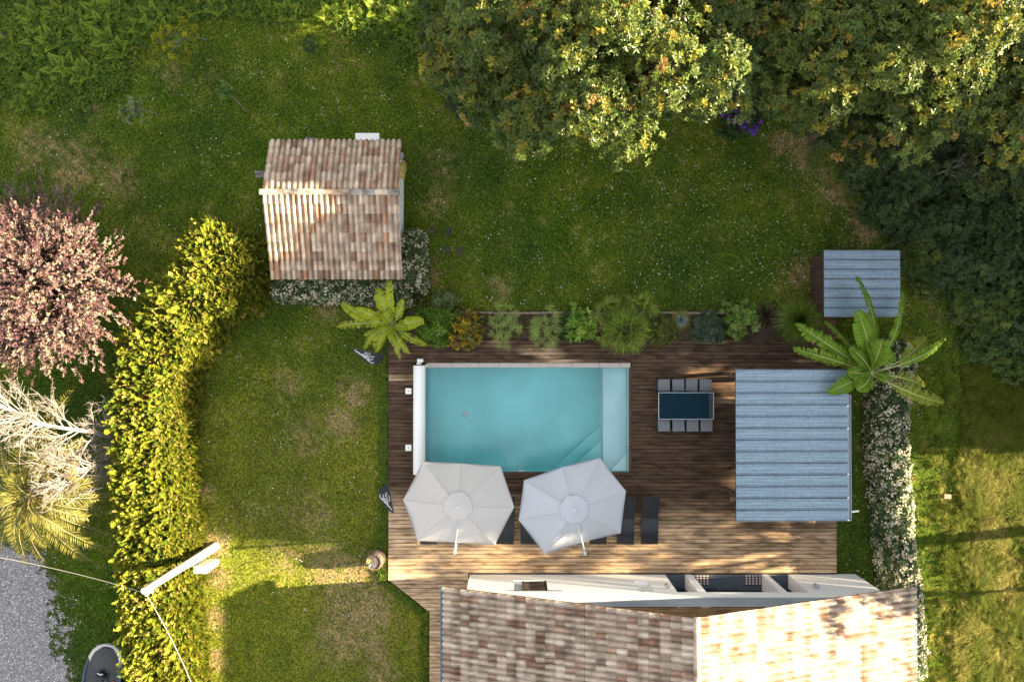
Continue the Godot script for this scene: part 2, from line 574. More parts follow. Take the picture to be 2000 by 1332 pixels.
func ground() -> void:
	var b := MB.new()
	var st := 0.125
	var x0 := -24.0
	var z0 := -17.0
	var nx := 384
	var nz := 272
	var cols := []
	for j in nz + 1:
		var row := PackedColorArray()
		for i in nx + 1:
			var x := x0 + i * st
			var z := z0 + j * st
			row.append(gcol(x, z) * 2.0)
		cols.append(row)
	var verts := PackedVector3Array()
	var norms := PackedVector3Array()
	var cl := PackedColorArray()
	var idx := PackedInt32Array()
	for j in nz + 1:
		for i in nx + 1:
			var x := x0 + i * st
			var z := z0 + j * st
			var e := minf(minf(i, nx - i), minf(j, nz - j)) / 10.0
			verts.append(Vector3(x, nmid.get_noise_2d(x * 0.7, z * 0.7) * 0.02 * clampf(e, 0, 1), z))
			norms.append(Vector3.UP)
			cl.append(cols[j][i])
	for j in nz:
		for i in nx:
			if hole(x0 + (i + 0.5) * st, z0 + (j + 0.5) * st):
				continue
			var k := j * (nx + 1) + i
			idx.append_array([k, k + 1, k + nx + 2, k, k + nx + 2, k + nx + 1])
	var x1 := x0 + nx * st
	var z1 := z0 + nz * st
	var f := 400.0
	for q in [[-f, -f, f, z0], [-f, z1, f, f], [-f, z0, x0, z1], [x1, z0, f, z1]]:
		var k := verts.size()
		verts.append_array([Vector3(q[0], 0, q[1]), Vector3(q[2], 0, q[1]), Vector3(q[2], 0, q[3]), Vector3(q[0], 0, q[3])])
		for i in 4:
			norms.append(Vector3.UP)
			cl.append(Color(0.12, 0.17, 0.04))
		idx.append_array([k, k + 1, k + 2, k, k + 2, k + 3])
	var arr := []
	arr.resize(Mesh.ARRAY_MAX)
	arr[Mesh.ARRAY_VERTEX] = verts
	arr[Mesh.ARRAY_NORMAL] = norms
	arr[Mesh.ARRAY_COLOR] = cl
	arr[Mesh.ARRAY_INDEX] = idx
	var m := ArrayMesh.new()
	m.add_surface_from_arrays(Mesh.PRIMITIVE_TRIANGLES, arr)
	var o := part(nm("ground"), m, M.ground, self)
	tag(o, "green and dry patched lawn around the pool and buildings", "ground", "", "structure")
	# gravel drive in the lower left corner
	var st2 := 0.05
	for i in range(0, 160):
		for j in range(0, 220):
			var x := -24.0 + i * st2
			var z := 6.2 + j * st2
			if drive(x + 0.025, z + 0.025) + 0.25 * nhigh.get_noise_2d(x * 3.0, z * 3.0) > 0.5:
				var k := 0.8 + 0.35 * nhigh.get_noise_2d(x * 2.0, z * 2.0)
				b.col = Color(0.42 * k, 0.395 * k, 0.39 * k)
				var y := 0.028
				b.quad(Vector3(x, y, z), Vector3(x + st2, y, z), Vector3(x + st2, y, z + st2), Vector3(x, y, z + st2), Vector3.UP)
	solo("gravel_drive", b, M.gravel, "grey gravel drive in the lower left corner below the date palm", "drive", "", "structure")
	var pebble := MB.new()
	pebble.lathe(Vector3.ZERO, [Vector2(0.0, -0.3), Vector2(0.8, -0.1), Vector2(1.0, 0.1), Vector2(0.6, 0.45), Vector2(0.0, 0.55)], 6)
	var xs := []
	var cs := []
	while xs.size() < 9000:
		var x := R(-23.5, -16.5)
		var z := R(6.5, 16)
		if drive(x, z) < R(0.03, 0.75):
			continue
		var s := R(0.010, 0.026)
		xs.append(Transform3D(Basis(Vector3.UP, R(0, TAU)).scaled(Vector3(s * R(0.8, 1.5), s * 0.7, s)), Vector3(x, 0.03, z)))
		var k := R(0.28, 0.55)
		cs.append(Color(k, k * 0.96, k * 0.97))
	var g := multi(nm("gravel_stones"), pebble.mesh(), M.stone_bit, xs, cs, self)
	tag(g, "loose grey gravel stones strewn over the drive in the lower left", "gravel")

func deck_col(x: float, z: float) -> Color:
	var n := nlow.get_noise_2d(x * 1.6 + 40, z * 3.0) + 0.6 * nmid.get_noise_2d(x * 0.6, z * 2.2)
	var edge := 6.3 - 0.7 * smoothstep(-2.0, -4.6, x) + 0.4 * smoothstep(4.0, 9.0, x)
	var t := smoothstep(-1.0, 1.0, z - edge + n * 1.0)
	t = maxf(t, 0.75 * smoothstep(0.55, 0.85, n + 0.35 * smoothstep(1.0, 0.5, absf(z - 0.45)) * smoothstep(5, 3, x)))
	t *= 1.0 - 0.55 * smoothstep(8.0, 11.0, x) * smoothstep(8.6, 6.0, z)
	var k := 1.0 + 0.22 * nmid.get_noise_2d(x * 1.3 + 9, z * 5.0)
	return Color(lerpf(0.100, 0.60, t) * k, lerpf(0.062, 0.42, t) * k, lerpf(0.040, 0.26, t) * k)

func board_mesh(x0: float, x1: float, z: float, w: float, y: float, th: float, tint: float, colf: bool, skew := 0.0) -> MB:
	var b := MB.new()
	var n := maxi(1, int(round((x1 - x0) / 0.75)))
	var h := w * 0.5
	var prof := [Vector2(-h, -th), Vector2(-h, -0.006), Vector2(-h + 0.006, 0), Vector2(h - 0.006, 0), Vector2(h, -0.006), Vector2(h, -th)]
	for i in n:
		var a := lerpf(x0, x1, float(i) / n)
		var d := lerpf(x0, x1, float(i + 1) / n)
		var ca := deck_col(a, z) * tint if colf else Color(tint, tint, tint)
		var cd := deck_col(d, z) * tint if colf else Color(tint, tint, tint)
		for k in prof.size() - 1:
			var p: Vector2 = prof[k]
			var q: Vector2 = prof[k + 1]
			var nn := Vector3(0, q.x - p.x, p.y - q.y)
			if k == 0:
				nn = Vector3(0, 0, -1)
			elif k == 4:
				nn = Vector3(0, 0, 1)
			elif k == 1:
				nn = Vector3(0, 1, -1)
			elif k == 3:
				nn = Vector3(0, 1, 1)
			else:
				nn = Vector3.UP
			var s := b.v.size()
			var sp := p.x * skew if i == 0 else 0.0
			var sq := q.x * skew if i == 0 else 0.0
			b.quad(Vector3(a + sp, y + p.y, z + p.x), Vector3(a + sq, y + q.y, z + q.x), Vector3(d, y + q.y, z + q.x), Vector3(d, y + p.y, z + p.x), nn)
			for v in range(s, b.v.size()):
				b.c[v] = ca if b.v[v].x < (a + d) * 0.5 else cd
	b.col = deck_col(x0, z) * 0.5
	b.quad(Vector3(x0, y, z - h), Vector3(x0, y, z + h), Vector3(x0, y - th, z + h), Vector3(x0, y - th, z - h), Vector3.LEFT)
	b.quad(Vector3(x1, y, z - h), Vector3(x1, y, z + h), Vector3(x1, y - th, z + h), Vector3(x1, y - th, z - h), Vector3.RIGHT)
	return b

func deck() -> void:
	var root := Node3D.new()
	root.name = "wooden_deck"
	add_child(root)
	tag(root, "timber deck around the pool, dark brown above and bleached tan below", "deck", "", "structure")
	var y := 0.12
	var pitch := 0.1455
	var top := -0.42
	var joists := [-4.8, -2.9, -0.55, 1.8, 4.15, 6.5, 8.85, 11.2]
	var boards := []
	var row := 0
	var z := top + pitch * 0.5
	while z < 14.0:
		var spans := []
		var l := -4.8
		if z > 8.85:
			l = minf(-3.2, -4.8 + (z - 8.85) * 1.28)
		var r := 12.6
		if z > 8.66:
			r = -1.70
		if z > 0.52 and z < 4.74:
			spans = [[l, -3.9 if false else -3.36], [4.66, r]]
		else:
			spans = [[l, r]]
		for s in spans:
			var x: float = s[0]
			var off: float = [0.0, 2.35, 1.15][row % 3]
			while x < s[1] - 0.02:
				var e: float = s[1]
				for j in range(12):
					var cand: float = -4.8 + off + j * 3.5 + 0.4 * ((row * 7 + j * 3) % 3)
					if cand > x + 1.2 and cand < s[1] - 1.0:
						e = cand
						break
				boards.append([x, e, z, 1.28 if z > 8.85 and l < -3.21 and x == l else 0.0])
				x = e
		row += 1
		z += pitch
	var shown := []
	var rest := []
	for k in boards:
		var covered: bool = (k[0] > 7.9 and k[2] > 0.7 and k[2] < 6.0) or k[2] > 13.0
		if covered or shown.size() >= 299:
			rest.append(k)
		else:
			shown.append(k)
	for k in shown:
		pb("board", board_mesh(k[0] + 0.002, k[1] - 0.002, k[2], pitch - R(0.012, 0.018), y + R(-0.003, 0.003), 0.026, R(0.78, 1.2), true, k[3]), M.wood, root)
	var jb := MB.new()
	for k in rest:
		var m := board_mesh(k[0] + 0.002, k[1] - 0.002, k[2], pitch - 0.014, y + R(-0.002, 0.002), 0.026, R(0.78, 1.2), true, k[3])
		jb.v.append_array(m.v)
		jb.n.append_array(m.n)
		jb.c.append_array(m.c)
	var o := pb("board", jb, M.wood, root)
	o.set_meta("kind", "stuff")
	# dark frame below, seen through the gaps
	var f := MB.new()
	for q in [[-4.78, -0.40, 12.58, 0.5], [-4.78, 4.76, 12.58, 8.66], [-4.78, 0.5, -3.4, 4.76], [4.68, 0.5, 12.58, 4.76], [-3.15, 8.66, -1.72, 13.9], [-4.6, 8.66, -3.15, 9.0]]:
		f.box(Vector3((q[0] + q[2]) / 2, 0.048, (q[1] + q[3]) / 2), Vector3(q[2] - q[0], 0.08, q[3] - q[1]))
	pb("subframe", f, M.dark_under, root)
	var fb := MB.new()
	fb.col = Color(0.10, 0.07, 0.045)
	fb.box(Vector3(-4.815, 0.055, 4.2), Vector3(0.022, 0.11, 9.2))
	fb.box(Vector3(12.615, 0.055, 4.12), Vector3(0.022, 0.11, 9.06))
	fb.box(Vector3(3.9, 0.055, -0.435), Vector3(17.38, 0.11, 0.022))
	pb("fascia", fb, M.wood, root)

func pool() -> void:
	var root := thing("swimming_pool", "rectangular turquoise swimming pool set into the wooden deck", "swimming pool")
	var x0 := -3.36
	var x1 := 4.50
	var xb := 3.60
	var z0 := 0.64
	var z1 := 4.68
	var deep := -1.35
	var bench := -0.42
	var wl := 0.0
	var lc := Color(0.165, 0.545, 0.56)
	var pale := Color(0.40, 0.62, 0.65)
	var b := MB.new()
	var N := 24
	for i in N:
		for j in 12:
			var xa := lerpf(x0, xb, float(i) / N)
			var xe := lerpf(x0, xb, float(i + 1) / N)
			var za := lerpf(z0, z1, j / 12.0)
			var ze := lerpf(z0, z1, (j + 1) / 12.0)
			b.col = lc
			b.quad(Vector3(xa, deep, za), Vector3(xe, deep, za), Vector3(xe, deep, ze), Vector3(xa, deep, ze), Vector3.UP)
	b.col = lc
	var t := 0.11
	b.quad(Vector3(x0, deep, z0), Vector3(x1, deep, z0), Vector3(x1, t, z0), Vector3(x0, t, z0), Vector3.BACK)
	b.quad(Vector3(x0, deep, z1), Vector3(x1, deep, z1), Vector3(x1, t, z1), Vector3(x0, t, z1), Vector3.FORWARD)
	b.quad(Vector3(x0, deep, z0), Vector3(x0, deep, z1), Vector3(x0, t, z1), Vector3(x0, t, z0), Vector3.RIGHT)
	b.quad(Vector3(x1, bench, z0), Vector3(x1, bench, z1), Vector3(x1, t, z1), Vector3(x1, t, z0), Vector3.LEFT)
	pb("liner", b, M.liner, root)
	var s := MB.new()
	s.col = pale
	s.box(Vector3((xb + x1) / 2, (bench + deep) / 2, (z0 + z1) / 2), Vector3(x1 - xb - 0.004, bench - deep, z1 - z0 - 0.004))
	pb("bench_step", s, M.liner, root)
	# corner steps: triangles that climb to the lower right corner
	for k in 2:
		var st := MB.new()
		st.col = lc.lerp(pale, 0.06 + 0.12 * k)
		var l: float = [2.0, 1.35][k]
		var h: float = [-1.0, -0.7][k]
		var p := [Vector3(xb - 0.003, h, z1 - l * 0.85), Vector3(xb - 0.003, h, z1 - 0.003), Vector3(xb - l * 0.95, h, z1 - 0.003)]
		st.tri(p[0], p[1], p[2], Vector3.UP)
		st.quad(p[0], p[2], p[2] + Vector3(0, -0.6, 0), p[0] + Vector3(0, -0.6, 0), Vector3(-1, 0, -1))
		pb("corner_step", st, M.liner, root)
	var st3 := MB.new()
	st3.col = Color(0.52, 0.72, 0.74)
	var q := [Vector3(x1 - 0.003, -0.2, z1 - 0.62), Vector3(x1 - 0.003, -0.2, z1 - 0.003), Vector3(x1 - 0.62, -0.2, z1 - 0.003)]
	st3.tri(q[0], q[1], q[2], Vector3.UP)
	st3.quad(q[0], q[2], q[2] + Vector3(0, -0.25, 0), q[0] + Vector3(0, -0.25, 0), Vector3(-1, 0, -1))
	pb("corner_step", st3, M.liner, root)
	var w := MB.new()
	w.quad(Vector3(x0, wl, z0), Vector3(x1, wl, z0), Vector3(x1, wl, z1), Vector3(x0, wl, z1), Vector3.UP)
	pb("water", w, M.water, root)
	# coping stones
	var x := -3.3
	var i := 0
	while x < 4.5:
		var len: float = minf([0.95, 1.05, 0.8, 1.2, 0.7][i % 5], 4.62 - x)
		var cb := MB.new()
		cb.box(Vector3(x + len / 2, 0.06, z0 - 0.0925), Vector3(len - 0.012, 0.10 + 0.006 * sin(i * 2.3), 0.185), 0.014)
		pb("coping_stone", cb, M.coping, root)
		var cb2 := MB.new()
		cb2.box(Vector3(x + len / 2, 0.06, z1 + 0.03), Vector3(len - 0.01, 0.10, 0.058), 0.01)
		pb("coping_stone", cb2, M.edging, root)
		x += len
		i += 1
	for k in 4:
		var rb := MB.new()
		rb.box(Vector3(x1 + 0.02, 0.058, lerpf(z0, z1, (k + 0.5) / 4.0)), Vector3(0.036, 0.1, 1.0), 0.008)
		pb("coping_stone", rb, M.coping, root)
		var tb := MB.new()
		tb.col = Color(0.12, 0.085, 0.07)
		tb.box(Vector3(x1 + 0.10, 0.06, lerpf(z0, z1, (k + 0.5) / 4.0)), Vector3(0.11, 0.115, 1.0), 0.01)
		pb("timber_edge", tb, M.wood_z, root)
	var nz := MB.new()
	nz.lathe(Vector3(W(908, 811, -0.9).x, deep, W(908, 811, -0.9).z), [Vector2(0.13, 0.0), Vector2(0.13, 0.02), Vector2(0.10, 0.03), Vector2(0.09, 0.012), Vector2(0.0, 0.012)], 20)
	nz.col = Color.WHITE
	pb("floor_drain", nz, M.gutter, root)
	for a in [[1018, 915]]:
		var rb := MB.new()
		rb.box(Vector3(W(a[0], a[1]).x, 0.03, z1 - 0.02), Vector3(0.22, 0.05, 0.03), 0.01)
		pb("skimmer_mouth", rb, M.white, root)
	# cover roller
	var rr := thing("pool_cover_roller", "white rolled pool cover on its roller at the left pool end", "cover roller")
	var rl := MB.new()
	var c0 := W(819, 714, 0.35)
	var c1 := W(819, 926, 0.35)
	var xa := c0.x
	rl.tube([Vector3(xa, 0.37, c0.z), Vector3(xa, 0.37, c1.z)], [0.235, 0.235], 28)
	pb("cover_roll", rl, M.white, rr)
	var sl := MB.new()
	for k in 9:
		var a := PI * (0.12 + 0.76 * k / 8.0)
		sl.box(Vector3(xa + cos(a) * 0.236, 0.37 + sin(a) * 0.236, (c0.z + c1.z) / 2), Vector3(0.006, 0.006, c1.z - c0.z))
	pb("slat_joints", sl, M.offwhite, rr)
	for e in [c0.z - 0.14, c1.z + 0.10]:
		var bx := MB.new()
		bx.box(Vector3(xa + 0.03, 0.30, e - 0.05), Vector3(0.22, 0.38, 0.14), 0.02)
		bx.box(Vector3(xa - 0.02, 0.29, e + 0.07), Vector3(0.16, 0.3, 0.08), 0.012)
		pb("end_bracket", bx, M.white, rr)
	# skimmer lids
	for k in 2:
		var p := W(797.5, [764.0, 874.5][k], 0.13)
		var sb := MB.new()
		sb.box(p + Vector3(0, 0.005, 0), Vector3(0.235, 0.03, 0.235), 0.008)
		var lid := thing("skimmer_lid", ["white square skimmer lid on the deck, nearer the upper roller end", "white square skimmer lid on the deck, nearer the left umbrella"][k], "skimmer lid", "white lids beside the pool roller")
		pb("lid_plate", sb, M.white, lid)
		var kb := MB.new()
		kb.lathe(p + Vector3(0, 0.02, 0), [Vector2(0.022, 0), Vector2(0.022, 0.006), Vector2(0, 0.006)], 10)
		pb("lid_knob", kb, M.frame_dark, lid)

# ---------- tiled roofs ----------
func tile_mesh(w: float, l: float, col: Color) -> ArrayMesh:
	var b := MB.new()
	var prof := []
	var cw := w * 0.36
	for i in 7:
		var a := PI - PI * i / 6.0
		prof.append(Vector2(-w * 0.5 + cw + cos(a) * cw, 0.0 + sin(a) * 0.086))
	prof.append(Vector2(w * 0.5 - w * 0.14, -0.024))
	prof.append(Vector2(w * 0.5 + 0.012, -0.002))
	for i in prof.size() - 1:
		var p: Vector2 = prof[i]
		var q: Vector2 = prof[i + 1]
		var m := Vector3(p.y - q.y, q.x - p.x, 0).normalized()
		if m.y < 0.0:
			m = -m
		var s := b.v.size()
		b.col = col
		var y0 := 0.0
		var y1 := 0.060
		b.quad(Vector3(p.x * 0.96, p.y + y0, 0), Vector3(q.x * 0.96, q.y + y0, 0), Vector3(q.x, q.y + y1, l), Vector3(p.x, p.y + y1, l), m)
		b.col = col * 0.5  # end lip coloured darker, stands in for shade at the course joints
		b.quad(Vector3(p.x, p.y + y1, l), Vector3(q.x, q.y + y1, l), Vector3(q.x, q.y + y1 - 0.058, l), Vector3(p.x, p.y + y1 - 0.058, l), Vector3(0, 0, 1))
	return b.mesh()

func roof_slope(root: Node3D, top: Vector3, d: Vector3, across: Vector3, length: float, width: float, pd: float, pa: float, meshes: Array, clays: Array, weights: Array, mt: Material, limit: int, called := "roof_tile") -> void:
	# top: ridge end of the slope, d: down the slope, across: along the ridge
	var n := across.cross(d).normalized()
	if n.y < 0.0:
		n = -n
	var x := n.cross(d).normalized()
	var sg := 1.0 if x.dot(across) > 0.0 else -1.0
	var nr := int(round(length / pd))
	var nc := int(round(width / pa))
	var list := []
	for i in nr:
		for j in nc:
			var o := top + d * (i * length / nr) + across * ((j + 0.5) * width / nc)
			o += n * R(-0.004, 0.006)
			var jd := d.rotated(n, R(-0.012, 0.012))
			var t := Transform3D(Basis(n.cross(jd).normalized(), n, jd), o)
			var k := 0
			var r := rng.randf()
			for q in weights.size():
				r -= weights[q]
				if r <= 0.0:
					k = q
					break
			var p := o - Vector3(0, CAM_H, 0)
			var px := absf(p.x / -p.y) * FOCAL
			var py := 666.0 + (p.z / -p.y) * FOCAL
			var far := p.length() + (100.0 if px > 1020.0 or py > 1350.0 else 0.0)
			list.append([far, t, k])
	list.sort_custom(func(a, b): return a[0] < b[0])
	var xs := []
	var cs := []
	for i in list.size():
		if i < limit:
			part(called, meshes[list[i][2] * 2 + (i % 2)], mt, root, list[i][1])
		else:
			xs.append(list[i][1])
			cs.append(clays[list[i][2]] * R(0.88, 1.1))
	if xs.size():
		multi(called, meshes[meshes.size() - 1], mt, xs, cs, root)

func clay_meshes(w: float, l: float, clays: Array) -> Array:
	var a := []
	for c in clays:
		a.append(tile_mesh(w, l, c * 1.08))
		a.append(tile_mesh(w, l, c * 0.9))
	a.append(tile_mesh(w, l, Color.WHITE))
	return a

func ridge_row(root: Node3D, a: Vector3, b: Vector3, cols: Array, mt: Material) -> void:
	var n := int((b - a).length() / 0.42)
	var d := (b - a).normalized()
	var s := d.cross(Vector3.UP).normalized()
	for i in n:
		var m := MB.new()
		m.col = cols[i % cols.size()] * R(0.92, 1.08)
		var p := a + d * (i * (b - a).length() / n)
		var q := p + d * ((b - a).length() / n + 0.05)
		for k in 8:
			var u := PI * k / 8.0
			var w := PI * (k + 1) / 8.0
			var n1 := s * cos(u) + Vector3.UP * sin(u)
			var n2 := s * cos(w) + Vector3.UP * sin(w)
			m.squad(p + n1 * 0.105, p + n2 * 0.105, q + n2 * 0.125, q + n1 * 0.125, n1, n2, n2, n1)
			m.quad(q + n1 * 0.125, q + n2 * 0.125, q + n2 * 0.095, q + n1 * 0.095, d)
			m.quad(p + n1 * 0.105, p + n2 * 0.105, p + n2 * 0.085, p + n1 * 0.085, -d)
		pb("ridge_tile", m, mt, root)

func lcol(k: Array) -> Color:
	return Color(k[0], k[1], k[2])

func tile_mat(sd: int) -> StandardMaterial3D:
	var lich := noise_tex(0.045, 4, Color(0.40, 0.37, 0.35), Color(1, 1, 1), FastNoiseLite.TYPE_SIMPLEX, 512, Color(0.90, 0.89, 0.87), sd)
	var big := noise_tex(0.012, 3, Color(0.66, 0.64, 0.62), Color(1, 1, 1), FastNoiseLite.TYPE_SIMPLEX_SMOOTH, 256, Color(0.93, 0.92, 0.9), sd + 1)
	return textured(mat(Color.WHITE, 0.9, true, 0.0, 0.0, 0.25), lich, Vector3.ONE * 1.6, big, Vector3.ONE * 0.5)

func house() -> void:
	var root := thing("house", "white walled house with clay tile gable roof and timber clad gable", "house")
	var clays := []
	for k in [[0.76, 0.64, 0.54], [0.66, 0.54, 0.45], [0.83, 0.72, 0.62], [0.46, 0.29, 0.22], [0.60, 0.42, 0.33], [0.42, 0.31, 0.26]]:
		clays.append(lcol(k))
	var wts := [0.36, 0.24, 0.18, 0.09, 0.07, 0.06]
	var mt := tile_mat(41)
	var e0 := W(871, 1145.5, 2.5)
	var rg := W(1361, 1206, 5.8)
	var e1 := W(1782, 1148, 2.5)
	var zv := (e0.z + rg.z + e1.z) / 3.0
	var dep := 5.6
	var ridge := Vector3(rg.x, 5.8, zv)
	var l := Vector3(e0.x, 2.5, zv)
	var r := Vector3(e1.x, 2.5, zv)
	var ms := clay_meshes(0.212, 0.44, clays)
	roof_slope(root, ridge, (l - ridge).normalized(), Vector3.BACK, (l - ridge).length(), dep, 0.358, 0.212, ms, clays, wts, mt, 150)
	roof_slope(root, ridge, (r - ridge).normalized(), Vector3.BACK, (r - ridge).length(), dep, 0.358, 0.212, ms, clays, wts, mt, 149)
	ridge_row(root, ridge + Vector3(0, 0.02, -0.05), ridge + Vector3(0, 0.02, dep), [clays[2], clays[0], clays[0]], mt)
	# boards under the tiles
	var nl := Vector3(-(ridge.y - l.y), ridge.x - l.x, 0).normalized()
	var nr := Vector3(r.y - ridge.y, r.x - ridge.x, 0).normalized()
	nr = Vector3(-nr.x, nr.y, 0) if nr.x < 0.0 else nr
	for q in [[l, ridge, nl], [ridge, r, nr]]:
		var b := MB.new()
		b.col = Color(0.16, 0.10, 0.055)
		var a: Vector3 = q[0] - q[2] * 0.035 + Vector3(0, 0, 0.03)
		var c: Vector3 = q[1] - q[2] * 0.035 + Vector3(0, 0, 0.03)
		var dn: Vector3 = q[2] * -0.09
		var bk := Vector3(0, 0, dep - 0.05)
		b.quad(a, c, c + bk, a + bk, q[2])
		b.quad(a + dn, c + dn, c + bk + dn, a + bk + dn, -q[2])
		b.quad(a, c, c + dn, a + dn, Vector3.FORWARD)
		b.quad(a + bk, c + bk, c + bk + dn, a + bk + dn, Vector3.BACK)
		b.quad(a, a + bk, a + bk + dn, a + dn, Vector3.LEFT)
		b.quad(c, c + bk, c + bk + dn, c + dn, Vector3.RIGHT)
		pb("roof_boarding", b, M.wood_z, root)
	for q in [[l.x - 0.155, -1.0], [r.x + 0.15, 1.0]]:
		var g := MB.new()
		g.box(Vector3(q[0], 2.43, zv + dep / 2), Vector3(0.10, 0.10, dep), 0.02)
		pb("gutter", g, M.gutter_dark, root)
	# front wall
	var zf := W(1000, 1122.5, 0.12).z
	var xa := W(917, 1123, 0.12).x
	var xb := W(1673, 1122, 0.12).x
	var zt := 0.28
	var top := 2.96
	var lin_h := 2.36
	var y0 := 0.02
	var n1a := W(1300, 1123, 0.12).x
	var n1b := W(1338, 1123, 0.12).x
	var n2a := W(1352.5, 1123, 0.12).x
	var n2b := W(1488.5, 1123, 0.12).x
	var n3a := W(1500, 1123, 0.12).x
	var n3b := W(1540, 1123, 0.12).x
	var dep_n := 0.62
	var wa := W(1004, 1134.5, 0.0).x
	wa = 0.08
	var wb := 1.30
	var rc0 := 4.62
	var rc1 := 5.12
	var xc := l.x + (top + 0.22 - 2.5) / 3.3 * (ridge.x - l.x)
	var xd := r.x - (top + 0.22 - 2.5) / 3.3 * (r.x - ridge.x)
	var b := MB.new()
	for q in [[xa, xc, 2.60], [xb, xd, 2.64]]:
		for zz in [zf, zf + zt]:
			b.quad(Vector3(q[0], lin_h, zz), Vector3(q[1], lin_h, zz), Vector3(q[1], top, zz), Vector3(q[0], q[2], zz), Vector3(0, 0, zz - zf - 0.1))
		b.quad(Vector3(q[0], q[2], zf), Vector3(q[1], top, zf), Vector3(q[1], top, zf + zt), Vector3(q[0], q[2], zf + zt), Vector3.UP)
		b.quad(Vector3(q[0], lin_h, zf), Vector3(q[0], q[2], zf), Vector3(q[0], q[2], zf + zt), Vector3(q[0], lin_h, zf + zt), Vector3(q[0] - 6.0, 0, 0))
	for q in [[xa, wa, y0, lin_h], [wa, wb, y0, 0.86], [wa, wb, 2.2, lin_h], [wb, rc0, y0, lin_h], [rc0, rc1, y0, 0.98], [rc0, rc1, 2.28, lin_h], [rc1, n1a, y0, lin_h], [n1b, n2a, y0, lin_h], [n2b, n3a, y0, lin_h], [n3b, xb, y0, lin_h], [xc, xd, lin_h, top]]:
		b.box(Vector3((q[0] + q[1]) / 2, (q[2] + q[3]) / 2, zf + zt / 2), Vector3(q[1] - q[0], q[3] - q[2], zt))
	# jambs behind the front, back to the glass doors
	for q in [[n1a - 0.06, n1a], [n1b, n2a], [n2b, n3a], [n3b, n3b + 0.06]]:
		b.box(Vector3((q[0] + q[1]) / 2, (y0 + top) / 2 - 0.002, zf + zt + (dep_n - zt) / 2), Vector3(q[1] - q[0] - 0.004, top - y0 - 0.004, dep_n - zt))
	b.box(Vector3((rc0 + rc1) / 2, 1.63, zf + 0.15), Vector3(rc1 - rc0 - 0.002, 1.3 - 0.002, 0.02))
	pb("front_wall", b, M.white_wall, root)
	var sw := MB.new()
	sw.box(Vector3(xa + 0.12, 1.3, zf + zt + 2.5), Vector3(0.24, 2.5, 5.0 - 0.004))
	sw.box(Vector3(xb - 0.12, 1.3, zf + zt + 2.5), Vector3(0.24, 2.5, 5.0 - 0.004))
	sw.box(Vector3((xa + xb) / 2, 1.3, zf + zt + 5.12), Vector3(xb - xa, 2.5, 0.24))
	pb("side_wall", sw, M.white_wall, root)
	# zinc cap over the front wall
	var zc := MB.new()
	zc.box(Vector3((xc + xd) / 2, top + 0.012, zf + 0.165), Vector3(xd - xc - 0.06, 0.02, 0.33), 0.004)
	pb("wall_cap", zc, M.zinc, root)
	# timber gable, plank by plank
	var zg := zf + 0.345
	var h := top + 0.03
	while h < 5.3:
		var hx := h + 0.14
		var gx0 := l.x + (hx + 0.16 - 2.5) / (5.8 - 2.5) * (ridge.x - l.x)
		var gx1 := r.x - (hx + 0.16 - 2.5) / (5.8 - 2.5) * (r.x - ridge.x)
		gx0 = maxf(gx0, xa + 0.02)
		gx1 = minf(gx1, xb - 0.02)
		var gb := MB.new()
		var k := R(0.8, 1.15)
		gb.col = Color(0.30 * k, 0.185 * k, 0.085 * k)
		gb.box(Vector3((gx0 + gx1) / 2, h + 0.068, zg + 0.012), Vector3(gx1 - gx0, 0.132, 0.024), 0.005)
		pb("gable_plank", gb, M.wood, root)
		h += 0.14
	var bkw := MB.new()
	bkw.box(Vector3((xc + xd) / 2, 2.66, zg + 0.07), Vector3(xd - xc, 0.6, 0.06))
	pb("gable_backing", bkw, M.dark_under, root)
	# alcove floors, glass doors
	var fl := MB.new()
	for q in [[n1a, n1b], [n2a, n2b], [n3a, n3b]]:
		fl.box(Vector3((q[0] + q[1]) / 2, 0.07, zf + dep_n / 2 + 0.002), Vector3(q[1] - q[0] - 0.002, 0.10, dep_n))
	pb("alcove_floor", fl, M.slate, root)
	for q in [[n1a, n1b, 1], [n2a, n2b, 3], [n3a, n3b, 1]]:
		for k in q[2]:
			var da := lerpf(q[0], q[1], float(k) / q[2])
			var db := lerpf(q[0], q[1], float(k + 1) / q[2])
			var zz: float = zf + dep_n - 0.08 + [0.0, 0.05, 0.09][k]
			var fr := MB.new()
			for s in [[da + 0.025, 1.25, 0.05, 2.2], [db - 0.025, 1.25, 0.05, 2.2]]:
				fr.box(Vector3(s[0], s[1], zz), Vector3(s[2], s[3], 0.05), 0.004)
			fr.box(Vector3((da + db) / 2, 0.155, zz), Vector3(db - da - 0.1, 0.06, 0.048), 0.004)
			fr.box(Vector3((da + db) / 2, 2.32, zz), Vector3(db - da - 0.1, 0.06, 0.048), 0.004)
			var door := pb("glass_door", fr, M.frame_dark, root)
			var gl := MB.new()
			gl.box(Vector3((da + db) / 2, 1.24, zz), Vector3(db - da - 0.1, 2.1, 0.012))
			pb("pane", gl, M.glass_dark, door)
	# triangle patterned tiles let into both ends of the wide alcove
	for q in [[n2a + 0.01, n2a + 0.66], [n2b - 0.66, n2b - 0.01]]:
		var pbk := MB.new()
		pbk.box(Vector3((q[0] + q[1]) / 2, 0.123, zf + 0.22), Vector3(q[1] - q[0], 0.008, 0.42))
		var base := pb("patterned_tile", pbk, M.tile_black, root)
		var tr := MB.new()
		var cw: float = (q[1] - q[0]) / 5.0
		for i in 5:
			for j in 4:
				var cx: float = q[0] + (i + 0.5) * cw
				var cz := zf + 0.025 + j * 0.0975
				tr.tri(Vector3(cx - cw * 0.46, 0.130, cz), Vector3(cx + cw * 0.46, 0.130, cz), Vector3(cx, 0.130, cz + 0.09), Vector3.UP)
		pb("pale_triangles", tr, M.tile_pale, base)
	# window with a sliding timber shutter
	var wp := MB.new()
